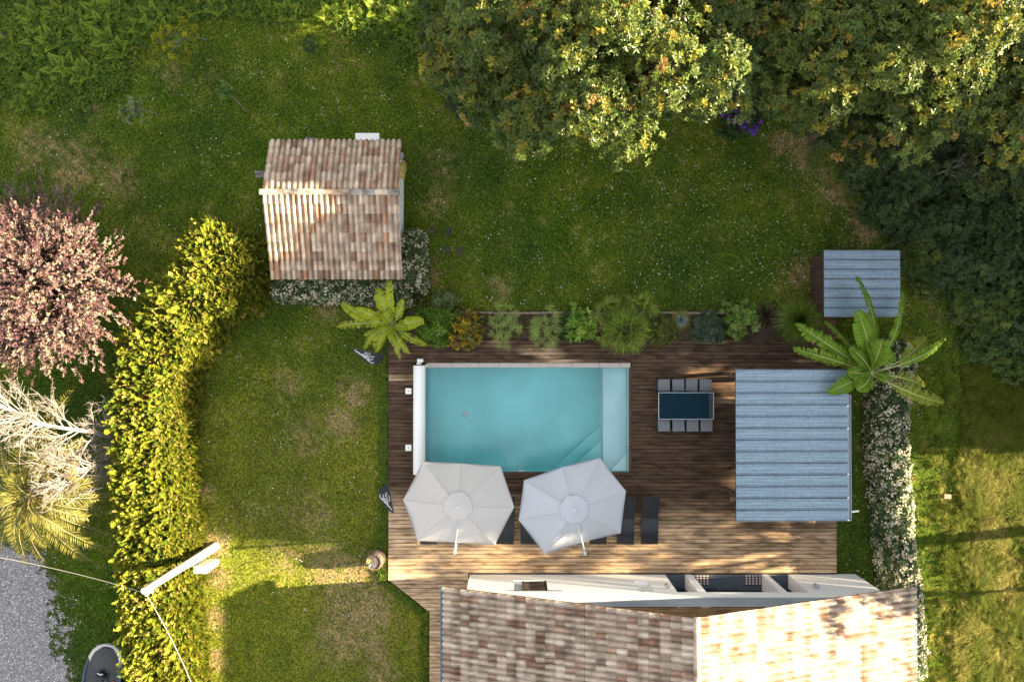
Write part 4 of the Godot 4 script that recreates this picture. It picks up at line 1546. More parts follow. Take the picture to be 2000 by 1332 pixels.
func small_things() -> void:
	# barrel
	var r := thing("wooden_barrel", "old wooden barrel standing upright on the lawn beside the deck", "barrel")
	var o := W(737, 1087, 0.05)
	o.y = 0.0
	var H := 0.95
	var N := 18
	for i in N:
		var b := MB.new()
		var k := R(0.82, 1.15)
		b.col = Color(0.34 * k, 0.25 * k, 0.175 * k)
		var a0 := TAU * i / N + 0.008
		var a1 := TAU * (i + 1) / N - 0.008
		for j in 6:
			var y0 := H * j / 6.0
			var y1 := H * (j + 1) / 6.0
			var r0 := 0.29 + 0.075 * sin(PI * y0 / H)
			var r1 := 0.29 + 0.075 * sin(PI * y1 / H)
			var u := Vector3(cos(a0), 0, sin(a0))
			var w := Vector3(cos(a1), 0, sin(a1))
			b.quad(o + u * r0 + Vector3(0, y0, 0), o + w * r0 + Vector3(0, y0, 0), o + w * r1 + Vector3(0, y1, 0), o + u * r1 + Vector3(0, y1, 0), u + w)
			if j == 5:
				b.quad(o + u * r1 + Vector3(0, H, 0), o + w * r1 + Vector3(0, H, 0), o + w * (r1 - 0.025) + Vector3(0, H, 0), o + u * (r1 - 0.025) + Vector3(0, H, 0), Vector3.UP)
				b.quad(o + u * (r1 - 0.025) + Vector3(0, H, 0), o + w * (r1 - 0.025) + Vector3(0, H, 0), o + w * (r1 - 0.025) + Vector3(0, H - 0.05, 0), o + u * (r1 - 0.025) + Vector3(0, H - 0.05, 0), -u)
		pb("stave", b, M.barrel, r)
	for y in [0.10, 0.30, 0.65, 0.86]:
		var h := MB.new()
		var r0: float = 0.292 + 0.075 * sin(PI * (y - 0.022) / H)
		var r1: float = 0.292 + 0.075 * sin(PI * (y + 0.022) / H)
		h.lathe(o, [Vector2(r0, y - 0.022), Vector2(r1, y + 0.022)], 28)
		pb("hoop", h, M.hoop, r)
	for i in 6:
		var hb := MB.new()
		var k := R(0.8, 1.1)
		hb.col = Color(0.19 * k, 0.155 * k, 0.135 * k)
		var x0 := -0.27 + 0.09 * i
		var hw := sqrt(maxf(0.002, 0.27 * 0.27 - (x0 + 0.045) * (x0 + 0.045)))
		hb.box(o + Vector3(x0 + 0.045, H - 0.045, 0), Vector3(0.086, 0.02, hw * 2.0), 0.003)
		pb("head_board", hb, M.barrel, r)
	var yb := H - 0.034
	var a1 := MB.new()
	var op := W(719, 1096, yb)
	a1.xf = Transform3D(Basis(Vector3.UP, -0.5), op)
	a1.box(Vector3(0, 0.02, 0), Vector3(0.13, 0.035, 0.13), 0.01)
	a1.xf = Transform3D()
	solo("orange_cloth", a1, M.orange, "small folded orange cloth on the barrel head", "cloth")
	var b2 := MB.new()
	op = W(728, 1104.5, yb)
	b2.box(op + Vector3(0, 0.01, 0), Vector3(0.07, 0.018, 0.145), 0.005)
	solo("dark_phone", b2, M.blue_dark, "flat dark blue box lying on the barrel head", "box")
	var b3 := MB.new()
	op = W(723, 1104, yb)
	b3.lathe(op, [Vector2(0.0, 0), Vector2(0.03, 0), Vector2(0.036, 0.09), Vector2(0.030, 0.09), Vector2(0.026, 0.01), Vector2(0, 0.01)], 14)
	solo("drinking_glass", b3, M.white, "small pale cup beside the dark box on the barrel", "cup")
	# electric cabinet below the pole
	var cb := thing("meter_cabinet", "white electricity cabinet at the foot of the concrete pole", "cabinet")
	var c := W(411, 1099, 0.1)
	c.y = 0.0
	var m1 := MB.new()
	m1.box(c + Vector3(0, 0.55, 0), Vector3(0.5, 1.1, 0.24), 0.012)
	pb("body", m1, M.white, cb)
	var m2 := MB.new()
	m2.box(c + Vector3(0, 0.6, 0.13), Vector3(0.44, 0.9, 0.015), 0.005)
	m2.box(c + Vector3(0, 0.6, -0.13), Vector3(0.44, 0.9, 0.015), 0.005)
	pb("door", m2, M.offwhite, cb)
	var m3 := MB.new()
	m3.box(c + Vector3(0, 1.115, 0), Vector3(0.54, 0.03, 0.28), 0.008)
	pb("lid", m3, M.white, cb)
	# brick in the rough grass
	var bk := MB.new()
	var p := W(1851.5, 970, 0.15)
	bk.xf = Transform3D(Basis(Vector3.UP, -0.05), Vector3(p.x, 0.1, p.z))
	bk.box(Vector3.ZERO, Vector3(0.27, 0.17, 0.17), 0.01)
	bk.xf = Transform3D()
	solo("brick", bk, M.brick, "single pale red brick lying in the rough grass at the right", "brick")
	# advertising flags: a pole, a dark drop shaped cloth and white lettering
	flag("black drop shaped flag with white lettering by the small banana plant", [757, 695], [683.5, 679], Vector3(0.1, 0, 1).normalized(), 0)
	flag("black drop shaped flag with white lettering left of the left parasol", [758, 937], [769.5, 1003], Vector3(-1, 0, 0.15).normalized(), 1)
	# molehills
	var sp := [[845, 452], [876, 455], [872, 486], [899, 492], [1010, 545]]
	var lbl := ["dark molehill nearest the shed's flowering hedge", "small dark molehill right of the molehill by the hedge", "dark molehill, left of the lower pair on the lawn", "dark molehill, right of the lower pair on the lawn", "faint dark molehill above the planting bed"]
	for i in 4:
		var mh := MB.new()
		var q := W(sp[i][0], sp[i][1])
		for k in 26:
			var a := R(0, TAU)
			var d := R(0.0, 0.16)
			var s := R(0.02, 0.055)
			mh.col = Color(0.05, 0.04, 0.034) * R(0.7, 1.3)
			mh.lathe(q + Vector3(cos(a) * d, 0.0, sin(a) * d * 1.2), [Vector2(s, 0), Vector2(s * 0.9, s * 0.7), Vector2(0, s * 1.2)], 6)
		solo("molehill", mh, M.stone_bit, lbl[i], "molehill", "dark molehills on the lawn")
	# stick at the upper left edge
	var sk := MB.new()
	sk.tube([W(-8, 60, 0.5), W(3, 66, 0.42), W(12, 73, 0.35)], [0.035, 0.03, 0.022], 7)
	solo("fallen_branch", sk, M.bark, "bare brown stick at the left edge among the ferns", "stick")

func flag(label: String, foot: Array, tip: Array, bulge: Vector3, k: int) -> void:
	var root := thing("feather_flag", label, "flag", "black drop shaped flags beside the deck")
	var f := W(foot[0], foot[1], 0.05)
	var h := 2.6
	var t := W(tip[0], tip[1], h)
	var lean := t - f
	var pl := MB.new()
	var pts := []
	var rad := []
	var spine := func(u: float) -> Vector3:
		return f.lerp(t, u) + Vector3(lean.x, 0, lean.z) * 0.10 * (u * u - u)
	for i in 11:
		pts.append(spine.call(i / 10.0))
		rad.append(lerpf(0.016, 0.006, i / 10.0))
	pl.tube(pts, rad, 7)
	pb("pole", pl, M.alu_dark, root)
	var cl := MB.new()
	var w := func(u: float) -> float:
		return 0.46 * pow(maxf(0.0, sin(PI * pow(clampf((u - 0.12) / 0.88, 0, 1), 0.75))), 0.8)
	for i in 20:
		var u0 := lerpf(0.12, 1.0, i / 20.0)
		var u1 := lerpf(0.12, 1.0, (i + 1) / 20.0)
		for j in 4:
			var f2 := func(u: float, v: float) -> Vector3:
				return spine.call(u) + bulge * w.call(u) * v + Vector3(0, 0.03 * sin(v * 5.0 + u * 9.0), 0)
			cl.quad(f2.call(u0, j / 4.0), f2.call(u0, (j + 1) / 4.0), f2.call(u1, (j + 1) / 4.0), f2.call(u1, j / 4.0), Vector3.UP)
	pb("cloth", cl, M.flag, root)
	# handwritten strokes, a little proud of the cloth
	var ink := MB.new()
	var strokes := [[[0.42, 0.78], [0.48, 0.9], [0.58, 0.82], [0.66, 0.55], [0.74, 0.42]], [[0.44, 0.55], [0.52, 0.66], [0.62, 0.5], [0.68, 0.3]], [[0.40, 0.30], [0.50, 0.42], [0.56, 0.30]], [[0.58, 0.86], [0.56, 0.55], [0.62, 0.25]], [[0.66, 0.72], [0.72, 0.6], [0.80, 0.5]], [[0.78, 0.66], [0.82, 0.45], [0.86, 0.5], [0.90, 0.3]], [[0.50, 0.2], [0.60, 0.14], [0.66, 0.2]]]
	for s in strokes:
		for i in s.size() - 1:
			var n := 5
			for q in n:
				var ua := lerpf(s[i][0], s[i + 1][0], q / float(n))
				var ub := lerpf(s[i][0], s[i + 1][0], (q + 1) / float(n))
				var va := lerpf(s[i][1], s[i + 1][1], q / float(n))
				var vb := lerpf(s[i][1], s[i + 1][1], (q + 1) / float(n))
				var a: Vector3 = spine.call(ua) + bulge * w.call(ua) * va + Vector3(0, 0.012 + 0.03 * sin(va * 5.0 + ua * 9.0), 0)
				var c: Vector3 = spine.call(ub) + bulge * w.call(ub) * vb + Vector3(0, 0.012 + 0.03 * sin(vb * 5.0 + ub * 9.0), 0)
				var d := Vector3.UP.cross(c - a).normalized() * 0.022
				for up in [0.0, -0.026]:
					var e := Vector3(0, up, 0)
					ink.quad(a - d + e, a + d + e, c + d + e, c - d + e, Vector3(0, 1.0 if up == 0.0 else -1.0, 0))
	pb("lettering", ink, M.flag_print, root)

func jet_ski() -> void:
	var root := thing("jet_ski", "black and grey jet ski parked nose up at the hedge", "jet ski")
	# length along -z (bow), stations: z, half width, deck height, keel height
	var o := W(211, 1262, 0.75)
	root.position = Vector3(o.x, 0, o.z)
	root.rotation.y = -0.20
	root.scale = Vector3(1.2, 1.0, 1.2)
	var st := [[0.0, 0.16, 0.66, 0.52], [0.10, 0.36, 0.70, 0.40], [0.28, 0.50, 0.74, 0.30], [0.6, 0.58, 0.76, 0.22], [1.1, 0.60, 0.72, 0.18], [1.8, 0.60, 0.62, 0.18], [2.6, 0.58, 0.56, 0.2], [3.1, 0.52, 0.52, 0.24]]
	var ring := func(s: Array) -> Array:
		return [Vector3(-s[1], s[2], s[0]), Vector3(-s[1] * 1.03, s[2] - 0.06, s[0]), Vector3(-s[1] * 0.8, lerpf(s[3], s[2], 0.35), s[0]), Vector3(0, s[3], s[0]), Vector3(s[1] * 0.8, lerpf(s[3], s[2], 0.35), s[0]), Vector3(s[1] * 1.03, s[2] - 0.06, s[0]), Vector3(s[1], s[2], s[0])]
	var hull := MB.new()
	for i in st.size() - 1:
		var a: Array = ring.call(st[i])
		var c: Array = ring.call(st[i + 1])
		for k in 6:
			hull.quad(a[k], a[k + 1], c[k + 1], c[k], (a[k] + a[k + 1]) / 2 - Vector3(0, a[k].y * 0.5 + 0.3, a[k].z))
		hull.quad(a[0], a[6], c[6], c[0], Vector3.UP)
	var lastr: Array = ring.call(st[st.size() - 1])
	for k in range(1, 6):
		hull.tri(lastr[0], lastr[k], lastr[k + 1], Vector3.BACK)
	var firstr: Array = ring.call(st[0])
	for k in range(1, 6):
		hull.tri(firstr[0], firstr[k], firstr[k + 1], Vector3.FORWARD)
	pb("hull", hull, M.hull_black, root)
	# pale bumper round the bow
	var bp := MB.new()
	var line := [[-0.585, 0.70, 0.62], [-0.55, 0.73, 0.40], [-0.47, 0.73, 0.2], [-0.34, 0.72, 0.06], [-0.17, 0.71, -0.02], [0.0, 0.71, -0.045]]
	var full := []
	for q in line:
		full.append(Vector3(q[0], q[1], q[2]))
	for i in range(line.size() - 2, -1, -1):
		full.append(Vector3(-line[i][0], line[i][1], line[i][2]))
	for i in full.size() - 1:
		var a: Vector3 = full[i]
		var c: Vector3 = full[i + 1]
		var mid := Vector3(0, 0.75, 0.5)
		var wa := 0.11 if i < 4 or i > 6 else 0.06
		var ai := a + (mid - a).normalized() * wa + Vector3(0, 0.05, 0)
		var ci := c + (mid - c).normalized() * (0.11 if i + 1 < 4 or i + 1 > 6 else 0.06) + Vector3(0, 0.05, 0)
		bp.quad(a + Vector3(0, 0.03, 0), c + Vector3(0, 0.03, 0), ci, ai, Vector3.UP)
		bp.quad(a + Vector3(0, 0.03, 0), c + Vector3(0, 0.03, 0), c + Vector3(0, -0.09, 0), a + Vector3(0, -0.09, 0), a - mid)
	pb("bow_bumper", bp, M.hull_grey, root)
	# hood
	var hd := MB.new()
	var nr := 7
	for i in nr:
		for k in 20:
			var f := func(t: float, a: float) -> Vector3:
				return Vector3(cos(a) * 0.46 * t, 0.765 + 0.12 * (1.0 - t * t), 0.46 + sin(a) * 0.40 * t)
			hd.quad(f.call(i / float(nr), TAU * k / 20.0), f.call(i / float(nr), TAU * (k + 1) / 20.0), f.call((i + 1) / float(nr), TAU * (k + 1) / 20.0), f.call((i + 1) / float(nr), TAU * k / 20.0), Vector3.UP)
	pb("hood", hd, M.hood, root)
	var cw := MB.new()
	cw.box(Vector3(0.0, 0.88, 0.98), Vector3(0.26, 0.2, 0.36), 0.05)
	pb("steering_cowl", cw, M.black, root)
	var hb := MB.new()
	hb.tube([Vector3(-0.36, 0.96, 1.02), Vector3(-0.12, 1.0, 0.92), Vector3(0.12, 1.0, 0.92), Vector3(0.36, 0.96, 1.02)], [0.02, 0.02, 0.02, 0.02], 8)
	pb("handlebar", hb, M.black, root)
	var ch := MB.new()
	ch.tube([Vector3(-0.09, 0.99, 0.80), Vector3(0.0, 0.985, 0.84), Vector3(0.09, 0.99, 0.80)], [0.014, 0.018, 0.014], 8)
	pb("tow_hook", ch, M.chrome, root)
	# seat: lofted, rounded
	var se := MB.new()
	var ss := [[0.92, 0.06, 0.88], [0.98, 0.13, 0.97], [1.15, 0.17, 0.98], [1.5, 0.19, 0.94], [1.56, 0.20, 0.93], [1.60, 0.21, 0.96], [2.1, 0.22, 0.93], [2.7, 0.20, 0.9], [2.8, 0.10, 0.84]]
	for i in ss.size() - 1:
		for k in 8:
			var f := func(s: Array, a: float) -> Vector3:
				return Vector3(-cos(a) * s[1] * 1.1, s[2] - 0.42 + 0.42 * pow(sin(a), 0.6), s[0])
			se.quad(f.call(ss[i], PI * k / 8.0), f.call(ss[i], PI * (k + 1) / 8.0), f.call(ss[i + 1], PI * (k + 1) / 8.0), f.call(ss[i + 1], PI * k / 8.0), Vector3(-cos(PI * (k + 0.5) / 8.0), sin(PI * (k + 0.5) / 8.0), 0))
	pb("seat", se, M.seat, root)
	for s in [-1.0, 1.0]:
		var rl := MB.new()
		rl.tube([Vector3(0.54 * s, 0.74, 0.5), Vector3(0.575 * s, 0.75, 0.9), Vector3(0.575 * s, 0.70, 1.5), Vector3(0.56 * s, 0.62, 2.6)], [0.035, 0.045, 0.045, 0.04], 8)
		pb("gunwale", rl, M.hull_blue, root)
		var mr := MB.new()
		mr.lathe(Vector3(0.56 * s, 0.78, 0.86 if s > 0.0 else 1.65), [Vector2(0.035, 0), Vector2(0.035, 0.02), Vector2(0, 0.04)], 10)
		pb("cleat", mr, M.chrome, root)
	var rd := MB.new()
	rd.xf = Transform3D(Basis(Vector3.UP, 0.2), Vector3(0.38, 0.757, 1.12))
	rd.box(Vector3(0, 0, 0), Vector3(0.02, 0.008, 0.16))
	rd.box(Vector3(0.04, 0, 0.02), Vector3(0.02, 0.008, 0.12))
	rd.box(Vector3(0.02, 0, -0.06), Vector3(0.05, 0.007, 0.02))
	rd.xf = Transform3D()
	pb("red_emblem", rd, M.red, root)
	# the trailer's rail beside it
	var tr := thing("boat_trailer", "dark trailer frame under the jet ski, a rail showing at its right", "trailer")
	tr.position = root.position
	tr.rotation.y = root.rotation.y
	for q in [[-0.62, 0.3], [0.78, 0.22]]:
		var b := MB.new()
		b.tube([Vector3(q[0], q[1], 0.2), Vector3(q[0], q[1], 3.2)], [0.03, 0.03], 8)
		pb("rail", b, M.alu_dark, tr)
	for z in [0.9, 2.4]:
		var xb := MB.new()
		xb.tube([Vector3(-0.62, 0.18, z), Vector3(0.78, 0.18, z)], [0.03, 0.03], 8)
		pb("cross_bar", xb, M.alu_dark, tr)
	for x in [-0.78, 0.88]:
		var wh := MB.new()
		wh.tube([Vector3(x - 0.07, 0.26, 2.5), Vector3(x + 0.07, 0.26, 2.5)], [0.26, 0.26], 20)
		pb("wheel", wh, M.rubber, tr)

func pole() -> void:
	var root := thing("utility_pole", "tall pale concrete utility pole standing at the thuja hedge", "utility pole")
	var f := W(421, 1066, 0.0)
	var h := 5.8
	var t := W(276, 1149, h)
	t = Vector3(f.x - 0.12, h, f.z + 0.02)
	var b := MB.new()
	b.tube([f, f.lerp(t, 0.5), t], [0.16, 0.135, 0.115], 8)
	pb("shaft", b, M.concrete, root)
	for k in 2:
		var g := MB.new()
		var p := f.lerp(t, [0.93, 0.985][k])
		g.box(p + Vector3(0.05, 0, 0.13), Vector3(0.09, 0.12, 0.09), 0.015)
		pb("insulator", g, M.offwhite, root)
	var ct := MB.new()
	ct.tube([f + Vector3(0.15, 0, 0.08), f.lerp(t, 0.35) + Vector3(0.14, 0, 0.08), f.lerp(t, 0.5) + Vector3(0.13, 0, 0.06)], [0.025, 0.025, 0.02], 6)
	pb("cable_duct", ct, M.offwhite, root)
	var ends := [W(372, 1345, 4.9), W(40, 1100, 4.6)]
	ends[0] = t + (ends[0] - t) * 1.25
	ends[1] = t + (ends[1] - t) * 1.3
	for i in 2:
		var w := MB.new()
		var pts := []
		var rad := []
		for k in 15:
			var u := k / 14.0
			pts.append((t + Vector3(0, -0.1, 0.1)).lerp(ends[i], u) + Vector3(0, -0.22 * 4.0 * u * (1.0 - u), 0))
			rad.append(0.011)
		w.tube(pts, rad, 6)
		solo("power_cable", w, M.cable, ["pale overhead cable from the pole down over the hedge", "pale overhead cable from the pole leftward towards the date palm"][i], "cable", "cables on the utility pole")

# ---------- foliage ----------
func rosette(n: int, twigs: int, spread: float, l: float, w: float, droop := 0.1, shade := 0.25) -> ArrayMesh:   # leaves radiating from a few twig tips
	var b := MB.new()
	for k in twigs:
		var o := rdir() * spread * (0.2 if k == 0 else R(0.4, 1.0))
		o.y *= 0.7
		var ax := (Vector3.UP * 0.7 + o / maxf(spread, 0.01) * 0.7 + rdir() * 0.3).normalized()
		var s := ax.cross(rdir()).normalized()
		var t := ax.cross(s)
		for i in n:
			var a := TAU * (i + R(-0.3, 0.3)) / n * 1.618
			var d := (s * cos(a) + t * sin(a) + ax * R(-droop, 0.7)).normalized()
			var q := 1.0 + R(-shade, shade)
			b.col = Color(q, q, q)
			var side := d.cross(ax).normalized()
			side = (side + rdir() * 0.35).normalized()
			b.leaf(o + d * 0.01, d, side, l * R(0.7, 1.2), w * R(0.8, 1.2))
	return b.mesh()

func plume(n: int, l: float, bl: float, bw: float) -> ArrayMesh:   # a flat feathery conifer spray along +y
	var b := MB.new()
	for i in n:
		var t := float(i) / n
		var o := Vector3(R(-0.01, 0.01), t * l, 0.03 * t)
		for s in [-1.0, 1.0]:
			var d := Vector3(s * 0.85, 0.9, R(-0.25, 0.35)).normalized()
			var q := R(0.75, 1.1) + 0.25 * t
			b.col = Color(q, q, q * 0.9)
			b.leaf(o, d, Vector3(R(-0.3, 0.3), 0, 1).cross(d).normalized(), bl * (1.1 - 0.75 * t) * R(0.8, 1.2), bw)
	b.col = Color(1.3, 1.25, 1.0)
	b.leaf(Vector3(0, l * 0.8, 0.02), Vector3(0, 1, 0.15).normalized(), Vector3.RIGHT, bl * 0.8, bw)
	return b.mesh()

func orient(up: Vector3, s: float) -> Basis:
	var y := up.normalized()
	var x := y.cross(rdir()).normalized()
	return Basis(x, y, x.cross(y)) * Basis.from_scale(Vector3.ONE * s)

func limb(b: MB, a: Vector3, c: Vector3, r0: float, r1: float, sag: float, sides := 6) -> void:
	var p := []
	var r := []
	var w := rdir() * (c - a).length() * 0.07
	for i in 6:
		var t := i / 5.0
		p.append(a.lerp(c, t) + (Vector3.UP * sag + w) * sin(PI * t))
		r.append(lerpf(r0, r1, t))
	b.tube(p, r, sides, false)

func tree(called: String, label: String, group: String, base: Vector3, h: float, rad: Vector3, nb: int, br: float, per: int, meshes: Array, mt: Material, pal: Array, tips: Array, off := Vector3.ZERO) -> Node3D:
	# crown: clumps of leaf sprays at the ends of limbs
	var root := thing(called, label, "tree", group, Vector3(base.x, 0, base.z))
	var c := Vector3(0, h, 0) + off
	var tb := MB.new()
	tb.col = Color(0.13, 0.10, 0.075)
	limb(tb, Vector3.ZERO, Vector3(0, h * 0.55, 0) + off * 0.5, 0.04 * h, 0.026 * h, 0.0, 9)
	pb("trunk", tb, M.bark, root)
	var lb := MB.new()
	lb.col = tb.col
	var fork := Vector3(0, h * 0.55, 0) + off * 0.5
	var xs := [[], [], []]
	var cs := [[], [], []]
	for i in nb:
		var d := rdir()
		d.y = absf(d.y) * 1.1 - 0.35
		d = d.normalized()
		var q := pow(R(0.12, 1.0), 0.45)
		var o := c + Vector3(d.x * rad.x, d.y * rad.y, d.z * rad.z) * q * R(0.8, 1.12)
		limb(lb, fork.lerp(c, R(0, 0.5)), o, 0.012 * h, 0.02, 0.3, 5)
		var r := br * R(0.6, 1.3)
		var warm := R(0.0, 1.0)
		for k in per:
			var e := rdir()
			if e.y < -0.25:
				e.y = -e.y
			var p := o + Vector3(e.x * r, e.y * r * 0.75, e.z * r) * pow(R(0.15, 1.0), 0.4)
			var v: int = k % meshes.size()
			xs[v].append(Transform3D(orient(e + Vector3.UP * 0.8 + rdir() * 0.5, R(0.75, 1.3)), p))
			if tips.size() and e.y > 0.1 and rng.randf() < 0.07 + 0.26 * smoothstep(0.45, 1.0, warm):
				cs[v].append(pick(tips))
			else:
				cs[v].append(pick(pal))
	var lo := pb("limb", lb, M.bark, root)
	for v in meshes.size():
		if xs[v].size():
			multi("crown", meshes[v], mt, xs[v], cs[v], root)
	return root

func body_points(path: Array, hw: float, h: float, n: int, lump: float, sink := 0.0) -> Array:   # points and outward normals on a hedge
	var len := [0.0]
	for i in path.size() - 1:
		len.append(len[i] + (path[i + 1] - path[i]).length())
	var total: float = len[len.size() - 1] + hw * 1.4
	var out := []
	while out.size() < n:
		var s := R(-hw * 0.7, len[len.size() - 1] + hw * 0.7)
		var over := 0.0
		if s < 0.0:
			over = -s / (hw * 0.7)
		elif s > len[len.size() - 1]:
			over = (s - len[len.size() - 1]) / (hw * 0.7)
		var i := 0
		while i < path.size() - 2 and len[i + 1] < s:
			i += 1
		var t: float = (s - len[i]) / maxf(0.001, len[i + 1] - len[i])
		var p: Vector3 = path[i].lerp(path[i + 1], t)
		var dir: Vector3 = (path[i + 1] - path[i]).normalized()
		var sd := Vector3(-dir.z, 0, dir.x)
		var a := 0.0
		var q0 := R(0.0, 2.0 * h + 2.0 * hw)
		if q0 < h:
			a = asin(pow(q0 / h, 1.0 / 0.55))
		elif q0 > h + 2.0 * hw:
			a = PI - asin(pow((2.0 * h + 2.0 * hw - q0) / h, 1.0 / 0.55))
		else:
			var f0 := 1.0 - (q0 - h) / hw
			a = acos(signf(f0) * pow(absf(f0), 1.0 / 0.55))
		var cx := signf(cos(a)) * pow(absf(cos(a)), 0.55)
		var sy := pow(sin(a), 0.55)
		var shrink := sqrt(maxf(0.0, 1.0 - over * over))
		var lm := 1.0 + lump * nmid.get_noise_3d(p.x * 1.6 + cx * 2.0, sy * 3.0, p.z * 1.6) * 2.0
		var w := hw * lm * (0.35 + 0.65 * shrink) * lerpf(1.08, 0.86, sy)
		var y := h * lm * sy * (0.6 + 0.4 * shrink)
		var nn := (sd * cx * 0.9 + Vector3.UP * sy + dir * (0.0 if over == 0.0 else signf(s) * over)).normalized()
		out.append([p + sd * cx * w + Vector3(0, y, 0) - nn * sink, nn])
	return out

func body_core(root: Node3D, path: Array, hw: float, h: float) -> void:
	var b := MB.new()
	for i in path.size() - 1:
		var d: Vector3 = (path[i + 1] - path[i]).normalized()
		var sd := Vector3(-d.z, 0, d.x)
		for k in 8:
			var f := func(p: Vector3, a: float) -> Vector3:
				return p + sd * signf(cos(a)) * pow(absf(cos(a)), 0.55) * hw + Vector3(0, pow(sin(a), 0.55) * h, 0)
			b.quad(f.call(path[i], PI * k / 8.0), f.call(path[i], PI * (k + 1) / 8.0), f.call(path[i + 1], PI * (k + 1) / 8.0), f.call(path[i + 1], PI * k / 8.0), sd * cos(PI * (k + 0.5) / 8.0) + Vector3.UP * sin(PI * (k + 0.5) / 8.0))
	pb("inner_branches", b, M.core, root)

func wpath(px: Array) -> Array:
	var a := []
	for q in px:
		var p := W(q[0], q[1], q[2])
		a.append(Vector3(p.x, 0, p.z))
	return a

func sprays(root: Node3D, called: String, pts: Array, meshes: Array, mt: Material, pal: Array, s0: float, s1: float, up: float, wild: float) -> void:
	var xs := [[], [], []]
	var cs := [[], [], []]
	for i in pts.size():
		var v: int = i % meshes.size()
		xs[v].append(Transform3D(orient(pts[i][1] + Vector3.UP * up + rdir() * wild, R(s0, s1)), pts[i][0]))
		cs[v].append(pick(pal))
	for v in meshes.size():
		if xs[v].size():
			multi(called, meshes[v], mt, xs[v], cs[v], root)

